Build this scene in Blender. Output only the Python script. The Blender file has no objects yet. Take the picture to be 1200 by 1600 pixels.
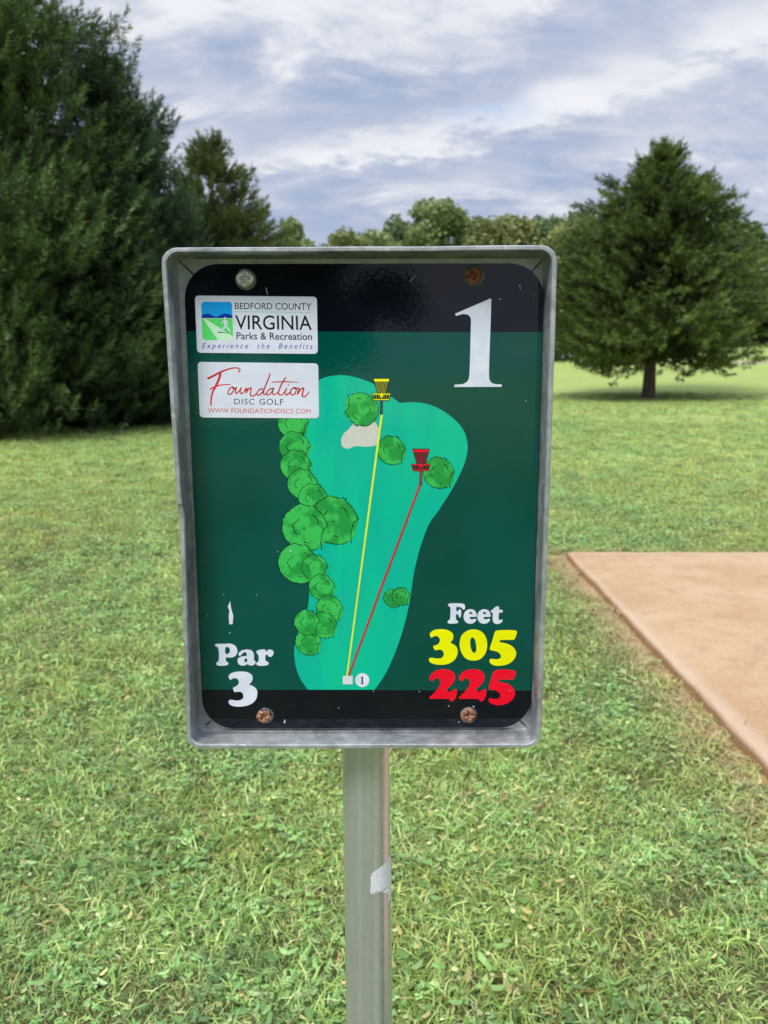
import bpy, bmesh, math, random
import numpy as np
from mathutils import Vector, noise as mnoise
from mathutils.geometry import tessellate_polygon

SC = bpy.context.scene
COL = SC.collection
R = math.radians

# ------------------------------------------------------------------ camera
EYE = 1.45
PITCH = R(10.3)
FPX = 1202.0
cam = bpy.data.cameras.new('camera')
cam.sensor_fit = 'HORIZONTAL'; cam.sensor_width = 36.0
cam.lens = 36.0 * FPX / 1200.0
cam.clip_start = 0.05; cam.clip_end = 3000
cam.dof.use_dof = True; cam.dof.focus_distance = 0.74; cam.dof.aperture_fstop = 13.0
camo = bpy.data.objects.new('camera', cam); COL.objects.link(camo)
camo.location = (0, 0, EYE); camo.rotation_euler = (math.pi/2 - PITCH, 0, 0)
SC.camera = camo

# ------------------------------------------------------------------ light
EXPO = 1.05
SC.view_settings.view_transform = 'Standard'; SC.view_settings.look = 'None'
SC.view_settings.gamma = 1.0; SC.view_settings.use_curve_mapping = False
SC.view_settings.exposure = EXPO
SC.cycles.use_denoising = True
SC.cycles.max_bounces = 8; SC.cycles.transparent_max_bounces = 8
SUN_EL, SUN_AZ = 54.0, 215.0          # azimuth clockwise from +Y
sd = Vector((math.sin(R(SUN_AZ))*math.cos(R(SUN_EL)), math.cos(R(SUN_AZ))*math.cos(R(SUN_EL)), math.sin(R(SUN_EL))))
sun = bpy.data.lights.new('sun', 'SUN'); sun.energy = 1.5; sun.angle = R(22); sun.color = (1.0, 0.965, 0.9)
suno = bpy.data.objects.new('sun', sun); COL.objects.link(suno)
suno.rotation_euler = sd.to_track_quat('Z', 'Y').to_euler(); suno.location = sd*60

# ------------------------------------------------------------------ node helper
class NT:
    def __init__(s, nt): s.nt = nt; s.n = nt.nodes; s.l = nt.links
    def sock(s, node, name, v):
        i = node.inputs[name]
        if isinstance(v, bpy.types.NodeSocket): s.l.new(v, i)
        elif v is not None: i.default_value = v
    def math(s, op, a, b=None, c=None, clamp=False):
        m = s.n.new('ShaderNodeMath'); m.operation = op; m.use_clamp = clamp
        s.sock(m, 0, a)
        if b is not None: s.sock(m, 1, b)
        if c is not None: s.sock(m, 2, c)
        return m.outputs[0]
    def mix(s, f, a, b, mode='MIX'):
        m = s.n.new('ShaderNodeMix'); m.data_type = 'RGBA'; m.blend_type = mode; m.clamp_factor = True
        s.sock(m, 0, f); s.sock(m, 6, a if isinstance(a, bpy.types.NodeSocket) else (*a[:3], 1)); s.sock(m, 7, b if isinstance(b, bpy.types.NodeSocket) else (*b[:3], 1))
        return m.outputs[2]
    def noise(s, vec, scale, detail=4, rough=0.55, dist=0.0, out=0):
        m = s.n.new('ShaderNodeTexNoise'); m.inputs['Scale'].default_value = scale
        m.inputs['Detail'].default_value = detail; m.inputs['Roughness'].default_value = rough; m.inputs['Distortion'].default_value = dist
        if vec is not None: s.l.new(vec, m.inputs['Vector'])
        return m.outputs[out]
    def voro(s, vec, scale, feature='F1', out=0):
        m = s.n.new('ShaderNodeTexVoronoi'); m.feature = feature; m.inputs['Scale'].default_value = scale
        if vec is not None: s.l.new(vec, m.inputs['Vector'])
        return m.outputs[out]
    def map(s, v, a, b, c=0.0, d=1.0, smooth=True):
        m = s.n.new('ShaderNodeMapRange'); m.interpolation_type = 'SMOOTHSTEP' if smooth else 'LINEAR'
        s.sock(m, 0, v)
        for k, x in zip((1, 2, 3, 4), (a, b, c, d)): s.sock(m, k, x)
        return m.outputs[0]
    def mapping(s, vec, scale=(1,1,1), loc=(0,0,0), rot=(0,0,0)):
        m = s.n.new('ShaderNodeMapping'); s.l.new(vec, m.inputs[0])
        m.inputs['Scale'].default_value = scale; m.inputs['Location'].default_value = loc; m.inputs['Rotation'].default_value = rot
        return m.outputs[0]
    def coord(s, which='Object'):
        m = s.n.new('ShaderNodeTexCoord'); return m.outputs[which]
    def pos(s):
        return s.n.new('ShaderNodeNewGeometry').outputs['Position']
    def attr(s, name, out='Color'):
        m = s.n.new('ShaderNodeAttribute'); m.attribute_name = name; return m.outputs[out]
    def bump(s, h, strength=0.3, dist=0.01, normal=None):
        m = s.n.new('ShaderNodeBump'); m.inputs['Strength'].default_value = strength; m.inputs['Distance'].default_value = dist
        s.l.new(h, m.inputs['Height'])
        if normal is not None: s.l.new(normal, m.inputs['Normal'])
        return m.outputs[0]
    def xyz(s, vec):
        m = s.n.new('ShaderNodeSeparateXYZ'); s.l.new(vec, m.inputs[0]); return m.outputs
    def comb(s, x, y, z):
        m = s.n.new('ShaderNodeCombineXYZ'); s.sock(m, 0, x); s.sock(m, 1, y); s.sock(m, 2, z); return m.outputs[0]

# ------------------------------------------------------------------ sky
w = bpy.data.worlds.new('World'); SC.world = w; w.use_nodes = True
w.cycles.sampling_method = 'MANUAL'; w.cycles.sample_map_resolution = 1024
t = NT(w.node_tree); t.n.clear()
SKY_STR = 0.1
K = 2.0 ** (-EXPO) / SKY_STR           # display radiance -> node value
dirv = t.coord('Generated'); X, Y, Z = t.xyz(dirv)
sky = t.n.new('ShaderNodeTexSky'); sky.sky_type = 'NISHITA'; sky.sun_disc = False
sky.sun_elevation = R(SUN_EL); sky.sun_rotation = R(SUN_AZ); sky.air_density = 1.0; sky.dust_density = 1.5
zc = t.math('MAXIMUM', Z, 0.0)
den = t.math('ADD', zc, 0.42)
pv = t.comb(t.math('DIVIDE', X, den), t.math('DIVIDE', Y, den), 0.0)
# cloud sheet: low wide rolls seen in perspective, warped
n1 = t.noise(t.mapping(pv, (1.5, 2.7, 1), (3.1, 1.7, 0)), 1.0, 7, 0.58, 0.7)
n2 = t.noise(t.mapping(pv, (3.4, 7.6, 1), (7.3, 4.1, 0), (0, 0, 0.12)), 1.0, 8, 0.62, 0.7)
n3 = t.noise(t.mapping(pv, (12.0, 21.0, 1), (1.3, 9.1, 0), (0, 0, -0.2)), 1.0, 6, 0.62, 0.4)
az = t.math('MULTIPLY', t.math('ARCTAN2', X, Y), 57.2958)
el = t.math('MULTIPLY', t.math('ARCSINE', Z), 57.2958)
wob = t.math('MULTIPLY', t.math('SUBTRACT', n2, 0.5), 5.5)
wob2 = t.math('MULTIPLY', t.math('SUBTRACT', n3, 0.5), 3.0)
elw = t.math('ADD', t.math('ADD', el, wob), wob2)
azw = t.math('ADD', az, t.math('MULTIPLY', t.math('SUBTRACT', n1, 0.5), 14.0))
def blob(a0, e0, ra, re, slope, amp):
    da = t.math('SUBTRACT', azw, a0)
    de = t.math('SUBTRACT', t.math('SUBTRACT', elw, e0), t.math('MULTIPLY', da, slope))
    q = t.math('ADD', t.math('POWER', t.math('DIVIDE', t.math('ABSOLUTE', da), ra), 2.0), t.math('POWER', t.math('DIVIDE', t.math('ABSOLUTE', de), re), 2.0))
    return t.math('MULTIPLY', t.math('EXPONENT', t.math('MULTIPLY', q, -1.0)), amp)
BLOBS = [
    (1, 15.6, 8, 1.1, 0.10, 0.42), (12, 17.6, 6.0, 1.2, 0.16, 0.40), (-5, 14.7, 6, 0.8, 0.08, 0.25),
    (6.5, 12.6, 3.5, 1.0, 0.0, 0.22), (10, 23.0, 4, 1.8, 0.5, 0.30), (25, 20.5, 7, 2.0, 0.0, 0.34),
    (-15, 17.0, 4, 1.0, 0.1, 0.28), (-12, 23.5, 12, 3.2, -0.1, 0.26), (-3, 21.5, 7, 2.0, -0.2, 0.12),
    (19, 14.0, 5, 0.8, 0.05, 0.22), (-9, 5.0, 7, 1.4, 0.0, 0.36), (21, 7.5, 6, 0.6, 0.0, 0.16), (-8, 9.0, 5, 0.5, 0.05, 0.14),
    (15, 22.0, 8, 2.2, 0.1, -0.20), (3, 18.2, 6, 1.1, 0.0, -0.20), (-6, 19.0, 8, 1.2, 0.0, -0.10), (0, 9.5, 16, 2.4, 0.0, -0.16),
]
f = t.math('ADD', t.math('MULTIPLY', t.math('SUBTRACT', n1, 0.5), 1.1), t.math('MULTIPLY', t.math('SUBTRACT', n2, 0.5), 1.1))
f = t.math('ADD', f, t.math('MULTIPLY', t.math('SUBTRACT', n3, 0.5), 0.55))
f = t.math('ADD', f, 0.47)
for b in BLOBS: f = t.math('ADD', f, blob(*b))
ramp = t.n.new('ShaderNodeValToRGB'); t.l.new(f, ramp.inputs[0])
cr = ramp.color_ramp; cr.interpolation = 'B_SPLINE'
def S(r, g, b):
    def q(c):
        c /= 255.0
        return c/12.92 if c <= 0.04045 else ((c+0.055)/1.055)**2.4
    return (q(r), q(g), q(b), 1)
cr.elements[0].position = 0.0; cr.elements[0].color = S(147, 169, 200)
cr.elements[1].position = 1.0; cr.elements[1].color = S(242, 244, 250)
for p_, c_ in ((0.25, S(165, 182, 212)), (0.45, S(184, 195, 218)), (0.65, S(207, 213, 228)), (0.82, S(234, 237, 244))):
    e = cr.elements.new(p_); e.color = c_
scl = t.n.new('ShaderNodeVectorMath'); scl.operation = 'SCALE'; t.l.new(ramp.outputs[0], scl.inputs[0]); scl.inputs[3].default_value = K
# overcast sheet grows brighter towards the zenith
zen = t.math('MULTIPLY_ADD', t.map(Z, 0.38, 1.0), 2.0, 1.0)
scl2 = t.n.new('ShaderNodeVectorMath'); scl2.operation = 'SCALE'; t.l.new(scl.outputs[0], scl2.inputs[0]); t.l.new(zen, scl2.inputs[3])
# thin gaps let the blue through
gap = t.math('MULTIPLY', t.map(f, 0.34, 0.06), 0.22)
gap2 = t.math('MULTIPLY', blob(7.0, 16.9, 3.0, 0.6, 0.1, 1.0), 0.5)
gap = t.math('MAXIMUM', gap, gap2)
allc = t.mix(gap, scl2.outputs[0], sky.outputs[0])
bg = t.n.new('ShaderNodeBackground'); bg.inputs['Strength'].default_value = SKY_STR
t.l.new(allc, bg.inputs[0])
wo = t.n.new('ShaderNodeOutputWorld'); t.l.new(bg.outputs[0], wo.inputs[0])

# ------------------------------------------------------------------ helpers
def tag(o, label=None, cat=None, group=None, kind=None):
    if label: o['label'] = label
    if cat: o['category'] = cat
    if group: o['group'] = group
    if kind: o['kind'] = kind
    return o
def link(o, parent=None):
    COL.objects.link(o)
    if parent is not None: o.parent = parent
    return o
def empty(name, loc=(0,0,0)):
    o = bpy.data.objects.new(name, None); o.empty_display_size = 0.1; o.location = loc; COL.objects.link(o); return o
def mesh_obj(name, verts, faces, mats, parent=None, smooth=False, midx=None, loc=None):
    me = bpy.data.meshes.new(name); me.from_pydata([tuple(v) for v in verts], [], faces); me.update()
    for m in (mats if isinstance(mats, (list, tuple)) else [mats]): me.materials.append(m)
    if smooth: me.polygons.foreach_set('use_smooth', [True]*len(me.polygons))
    if midx is not None: me.polygons.foreach_set('material_index', midx)
    o = bpy.data.objects.new(name, me); link(o, parent)
    if loc is not None: o.location = loc
    return o
def tri_mesh(name, V, mats, cols=None, extra=None):
    """V: (n,3,3) triangles -> mesh, with a per-vertex colour attribute"""
    n = len(V); me = bpy.data.meshes.new(name)
    me.vertices.add(3*n); me.vertices.foreach_set('co', V.reshape(-1).astype(np.float32))
    me.loops.add(3*n); me.loops.foreach_set('vertex_index', np.arange(3*n, dtype=np.int32))
    me.polygons.add(n); me.polygons.foreach_set('loop_start', np.arange(0, 3*n, 3, dtype=np.int32))
    me.update(calc_edges=True)
    if cols is not None:
        a = me.attributes.new('tone', 'FLOAT_COLOR', 'POINT')
        c = np.ones((n, 3, 4), np.float32); c[:, :, :3] = cols if cols.ndim == 3 else cols[:, None, :]
        a.data.foreach_set('color', c.reshape(-1))
    for m in (mats if isinstance(mats, (list, tuple)) else [mats]): me.materials.append(m)
    return me

def ray(px, py):
    u = (px-600.0)/FPX; v = (800.0-py)/FPX
    return (u, math.cos(PITCH)+v*math.sin(PITCH), -math.sin(PITCH)+v*math.cos(PITCH))
def on_y(px, py, y):           # point of the vertical plane y = const
    d = ray(px, py); k = y/d[1]; return (d[0]*k, y, EYE+d[2]*k)
def on_z(px, py, z):
    d = ray(px, py); k = (z-EYE)/d[2]; return (d[0]*k, d[1]*k, z)
def sstep(a, b, x):
    q = min(1.0, max(0.0, (x-a)/(b-a))); return q*q*(3-2*q)
def ground_z(x, y):
    z = sstep(30, 84, y)*(1.25+max(-1.2, min(3.4, 0.080*x)))
    z += 0.22*sstep(10, 30, math.hypot(x, y))*math.sin(x*0.11+1.0)*math.sin(y*0.09)
    return z
def on_ground(px, py):
    d = ray(px, py); k = 1.0
    while k < 400:
        x, y = d[0]*k, d[1]*k
        if EYE+d[2]*k < ground_z(x, y): return (x, y, ground_z(x, y))
        k *= 1.004
    return (d[0]*k, d[1]*k, 0)

def principled(name):
    m = bpy.data.materials.new(name); m.use_nodes = True; t = NT(m.node_tree)
    return m, t, t.n['Principled BSDF']

# ------------------------------------------------------------------ setting materials
def lawn_tint(t, P):
    """large soft patches of the lawn, by place"""
    a = t.noise(t.mapping(P, (0.35, 0.35, 0.1)), 1.0, 4, 0.6, 0.3)
    b = t.noise(t.mapping(P, (1.6, 1.6, 0.1), (4, 2, 0)), 1.0, 4, 0.6)
    return a, b
SLAB = dict(x0=1.405, x1=3.25, y0=0.45, y1=5.90, z=0.06)
def slab_dist(t, P):
    x, y, z = t.xyz(P)
    dx = t.math('ABSOLUTE', t.math('SUBTRACT', x, (SLAB['x0']+SLAB['x1'])/2)); dx = t.math('SUBTRACT', dx, (SLAB['x1']-SLAB['x0'])/2)
    dy = t.math('ABSOLUTE', t.math('SUBTRACT', y, (SLAB['y0']+SLAB['y1'])/2)); dy = t.math('SUBTRACT', dy, (SLAB['y1']-SLAB['y0'])/2)
    return t.math('MAXIMUM', dx, dy)

def mat_ground():
    m, t, p = principled('lawn_ground'); P = t.pos()
    a, b = lawn_tint(t, P)
    fine = t.noise(t.mapping(P, (55, 30, 20)), 1.0, 5, 0.7)
    mid = t.noise(t.mapping(P, (6, 4.5, 5)), 1.0, 5, 0.65)
    c = t.mix(t.map(a, 0.38, 0.62), (0.270, 0.370, 0.085), (0.350, 0.420, 0.108))
    c = t.mix(t.map(b, 0.35, 0.7), c, (0.330, 0.430, 0.112))
    c = t.mix(t.map(mid, 0.35, 0.72, 0, 0.55), c, (0.410, 0.415, 0.160))
    c = t.mix(t.map(fine, 0.3, 0.75, 0, 0.55), c, (0.170, 0.215, 0.060))
    # close by the soil and thatch show between the blades
    x, y, z = t.xyz(P)
    r = t.math('SQRT', t.math('ADD', t.math('POWER', x, 2.0), t.math('POWER', y, 2.0)))
    soil = t.mix(t.map(fine, 0.35, 0.65), (0.030, 0.030, 0.012), (0.080, 0.072, 0.030))
    c = t.mix(t.map(r, 14.0, 6.0, 0, 0.85), c, soil)
    edge = t.map(t.math('ADD', slab_dist(t, P), t.math('MULTIPLY', t.math('SUBTRACT', mid, 0.5), 0.25)), 0.20, 0.02)
    dirt = t.mix(fine, (0.30, 0.185, 0.095), (0.46, 0.33, 0.18))
    c = t.mix(edge, c, dirt)
    t.l.new(c, p.inputs['Base Color']); p.inputs['Roughness'].default_value = 0.9; p.inputs['Specular IOR Level'].default_value = 0.15
    t.l.new(t.bump(fine, 0.5, 0.02), p.inputs['Normal'])
    return m
def mat_grass():
    m, t, p = principled('grass_blades'); P = t.pos()
    a, b = lawn_tint(t, P)
    tone = t.attr('tone')
    oi = t.n.new('ShaderNodeObjectInfo')
    tint = t.mix(t.map(a, 0.38, 0.62), (0.86, 1.0, 0.88), (1.16, 1.08, 0.85))
    tint = t.mix(t.map(b, 0.35, 0.7), tint, (0.96, 1.06, 1.0))
    c = t.mix(1.0, tone, tint, 'MULTIPLY')
    rnd = t.math('MULTIPLY_ADD', oi.outputs['Random'], 1.0, 0.52)
    vm = t.n.new('ShaderNodeVectorMath'); vm.operation = 'SCALE'; t.l.new(c, vm.inputs[0]); t.l.new(rnd, vm.inputs[3])
    x, y, z = t.xyz(P)
    r = t.math('SQRT', t.math('ADD', t.math('POWER', x, 2.0), t.math('POWER', y, 2.0)))
    c = vm.outputs[0]
    dry = t.math('MULTIPLY', t.map(slab_dist(t, P), 0.40, 0.03), t.map(t.noise(t.mapping(P, (9, 9, 9)), 1.0, 3), 0.35, 0.6, 0.25, 0.9))
    c = t.mix(dry, c, (0.50, 0.38, 0.18))
    t.l.new(c, p.inputs['Base Color']); p.inputs['Roughness'].default_value = 0.48; p.inputs['Specular IOR Level'].default_value = 0.45
    tr = t.n.new('ShaderNodeBsdfTranslucent'); t.l.new(c, tr.inputs[0])
    mx = t.n.new('ShaderNodeMixShader'); mx.inputs[0].default_value = 0.18
    t.l.new(p.outputs[0], mx.inputs[1]); t.l.new(tr.outputs[0], mx.inputs[2])
    t.l.new(mx.outputs[0], t.n['Material Output'].inputs[0])
    return m
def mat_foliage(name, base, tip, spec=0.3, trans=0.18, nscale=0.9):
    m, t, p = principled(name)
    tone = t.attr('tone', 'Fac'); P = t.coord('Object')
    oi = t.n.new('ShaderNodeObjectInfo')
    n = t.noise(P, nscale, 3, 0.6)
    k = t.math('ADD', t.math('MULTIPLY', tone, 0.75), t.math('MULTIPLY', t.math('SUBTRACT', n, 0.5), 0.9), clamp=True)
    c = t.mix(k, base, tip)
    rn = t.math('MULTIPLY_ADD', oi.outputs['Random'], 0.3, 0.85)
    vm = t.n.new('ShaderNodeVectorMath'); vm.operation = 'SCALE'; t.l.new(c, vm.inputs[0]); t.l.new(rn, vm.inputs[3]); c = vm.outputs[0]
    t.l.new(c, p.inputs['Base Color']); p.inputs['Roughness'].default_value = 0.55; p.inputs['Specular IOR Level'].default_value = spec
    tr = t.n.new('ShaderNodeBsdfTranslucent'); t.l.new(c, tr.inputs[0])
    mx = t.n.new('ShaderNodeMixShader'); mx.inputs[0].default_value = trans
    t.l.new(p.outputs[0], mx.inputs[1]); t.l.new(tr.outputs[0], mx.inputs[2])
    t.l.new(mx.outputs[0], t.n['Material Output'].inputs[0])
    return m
def mat_bark(name, a, b):
    m, t, p = principled(name); P = t.coord('Object')
    n = t.noise(t.mapping(P, (9, 9, 1.6)), 1.0, 6, 0.7, 0.4)
    t.l.new(t.mix(t.map(n, 0.35, 0.65), a, b), p.inputs['Base Color']); p.inputs['Roughness'].default_value = 0.9
    t.l.new(t.bump(n, 0.8, 0.04), p.inputs['Normal'])
    return m
M_GROUND = mat_ground(); M_GRASS = mat_grass()
M_BARK = mat_bark('brown_bark', (0.06, 0.042, 0.032), (0.17, 0.12, 0.09))
M_BARK2 = mat_bark('grey_bark', (0.10, 0.085, 0.07), (0.22, 0.19, 0.16))

# ------------------------------------------------------------------ terrain
def build_ground():
    def axis(lo, hi):
        s = [0.0]; k = 0.6
        while s[-1] < hi: s.append(s[-1]+k); k *= 1.055
        q = [0.0]; k = 0.6
        while q[-1] > lo: q.append(q[-1]-k); k *= 1.055
        return sorted(set(q+s))
    xs = axis(-500, 500); ys = axis(-400, 700)
    V = [(x, y, ground_z(x, y)) for y in ys for x in xs]
    nx = len(xs)
    F = [(j*nx+i, j*nx+i+1, (j+1)*nx+i+1, (j+1)*nx+i) for j in range(len(ys)-1) for i in range(nx-1)]
    tag(mesh_obj('ground', V, F, M_GROUND, smooth=True), 'mown grass field rising gently to the right', kind='structure')
build_ground()

# ------------------------------------------------------------------ tee slab
def loft(loops, close_last=True):
    """loops: lists of points of equal length -> verts, faces"""
    V = []; F = []; n = len(loops[0])
    for L in loops: V += list(L)
    for k in range(len(loops)-1):
        for i in range(n):
            j = (i+1) % n
            F.append((k*n+i, k*n+j, (k+1)*n+j, (k+1)*n+i))
    if close_last: F.append(tuple((len(loops)-1)*n+i for i in range(n)))
    return V, F
def build_slab():
    m, t, p = principled('tan_concrete'); P = t.pos()
    big = t.noise(P, 1.3, 5, 0.6, 0.4); mid = t.noise(P, 7.0, 5, 0.65); fine = t.noise(P, 120.0, 4, 0.7)
    broom = t.noise(t.mapping(P, (6, 150, 60)), 1.0, 3, 0.6)
    c = t.mix(t.map(big, 0.35, 0.65), (0.41, 0.240, 0.115), (0.50, 0.335, 0.185))
    c = t.mix(t.map(mid, 0.48, 0.72, 0, 0.6), c, (0.33, 0.190, 0.090))
    c = t.mix(t.map(fine, 0.40, 0.75, 0, 0.55), c, (0.52, 0.375, 0.26))
    chips = t.voro(P, 75.0, 'F1')
    c = t.mix(t.map(chips, 0.30, 0.08, 0, 0.8), c, (0.66, 0.54, 0.40))
    c = t.mix(t.map(t.noise(P, 22.0, 4, 0.7), 0.55, 0.72, 0, 0.5), c, (0.33, 0.185, 0.09))
    sd_ = slab_dist(t, P)
    c = t.mix(t.map(t.math('ADD', sd_, t.math('MULTIPLY', t.math('SUBTRACT', mid, 0.5), 0.08)), -0.09, -0.005, 0, 0.55), c, (0.56, 0.42, 0.30))
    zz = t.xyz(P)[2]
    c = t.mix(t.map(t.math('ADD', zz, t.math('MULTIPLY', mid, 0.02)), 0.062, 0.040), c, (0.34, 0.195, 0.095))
    t.l.new(c, p.inputs['Base Color']); p.inputs['Roughness'].default_value = 0.85; p.inputs['Specular IOR Level'].default_value = 0.25
    h = t.math('ADD', fine, t.math('MULTIPLY', broom, 1.4))
    t.l.new(t.bump(h, 0.55, 0.004), p.inputs['Normal'])
    rnd = random.Random(5)
    def rect(inset, z, jit):
        x0, x1, y0, y1 = SLAB['x0']+inset, SLAB['x1']-inset, SLAB['y0']+inset, SLAB['y1']-inset
        # the photographed edge runs very slightly askew
        pts = []
        def side(a, b, n):
            for i in range(n):
                q = i/n; x = a[0]+(b[0]-a[0])*q; y = a[1]+(b[1]-a[1])*q
                k = mnoise.noise(Vector((x*2.3, y*2.3, 0)))*0.010 + mnoise.noise(Vector((x*9, y*9, 3)))*jit
                x += k + (0.035*(y-3.5)/2.4 if x < 2 else 0); y += k*0.6
                pts.append((x, y, z + mnoise.noise(Vector((x*1.1, y*1.1, 8)))*0.003))
        side((x0, y0), (x1, y0), 24); side((x1, y0), (x1, y1), 90); side((x1, y1), (x0, y1), 36); side((x0, y1), (x0, y0), 110)
        return pts
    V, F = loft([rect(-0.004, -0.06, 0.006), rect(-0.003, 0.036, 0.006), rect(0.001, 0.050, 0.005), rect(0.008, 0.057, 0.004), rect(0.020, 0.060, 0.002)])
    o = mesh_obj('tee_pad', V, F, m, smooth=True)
    o.data.polygons[len(o.data.polygons)-1].use_smooth = False
    tag(o, 'tan concrete tee slab lying in the grass right of the sign', 'tee pad')
build_slab()

# ------------------------------------------------------------------ conifers
def unit(v): return v/np.maximum(1e-9, np.linalg.norm(v, axis=-1, keepdims=True))
def perp_frame(d, rng):
    r = rng.normal(size=d.shape); a = unit(np.cross(d, r)); b = np.cross(d, a); return a, b
def plumes(base, axis, L, rng, per=34, nl=0.11, nw=0.026, spread=0.8, tone0=None, curve=0.25):
    """sprays of small pointed leaf triangles along short curved axes"""
    n = len(base)
    a, b = perp_frame(axis, rng)
    tt = np.linspace(0.03, 1.0, per)[None, :] + rng.uniform(-0.02, 0.02, (n, per))
    ang = rng.uniform(0, 2*np.pi, (n, per))
    rad = (np.cos(ang)[..., None]*a[:, None, :] + np.sin(ang)[..., None]*b[:, None, :])
    ax = axis[:, None, :] + curve*tt[..., None]*np.array([0, 0, 1.0])
    ax = unit(ax)
    ctr = base[:, None, :] + ax*(L[:, None]*tt)[..., None]
    w_ = np.sqrt(np.clip(1.02-tt, 0.05, 1))
    ctr = ctr + rad*(L[:, None]*0.20*w_*rng.uniform(0, 1, (n, per)))[..., None]
    d = unit(ax*1.0 + rad*(spread*(1.15-0.55*tt))[..., None] + rng.normal(0, 0.16, (n, per, 3)))
    ln = nl*rng.uniform(0.6, 1.35, (n, per))*(L[:, None]/np.mean(L))**0.5
    s = unit(np.cross(d, rng.normal(size=d.shape)))
    wd = nw*rng.uniform(0.7, 1.3, (n, per))
    T = np.stack([ctr - s*wd[..., None]/2, ctr + s*wd[..., None]/2, ctr + d*ln[..., None]], axis=2)
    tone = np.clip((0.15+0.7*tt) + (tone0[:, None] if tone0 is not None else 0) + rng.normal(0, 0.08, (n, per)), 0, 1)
    T = T.reshape(-1, 3, 3); tone = tone.reshape(-1)
    return T, np.repeat(tone[:, None], 3, 1)
def tube(points, radii, n=8):
    V = []; F = []
    P = [Vector(p) for p in points]
    for i, p in enumerate(P):
        d = (P[min(i+1, len(P)-1)]-P[max(i-1, 0)]).normalized()
        a = d.orthogonal().normalized() if abs(d.z) < 0.9 else Vector((1, 0, 0)); a = (a - d*a.dot(d)).normalized(); b = d.cross(a)
        for k in range(n):
            q = 2*math.pi*k/n; V.append(tuple(p+(a*math.cos(q)+b*math.sin(q))*radii[i]))
    for i in range(len(P)-1):
        for k in range(n):
            F.append((i*n+k, i*n+(k+1) % n, (i+1)*n+(k+1) % n, (i+1)*n+k))
    F.append(tuple(range(n))[::-1]); F.append(tuple((len(P)-1)*n+k for k in range(n)))
    return V, F
def add_tube(acc, points, radii, n=8):
    V, F = tube(points, radii, n); o = len(acc[0]); acc[0].extend(V); acc[1].extend([tuple(i+o for i in f) for f in F])

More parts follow.
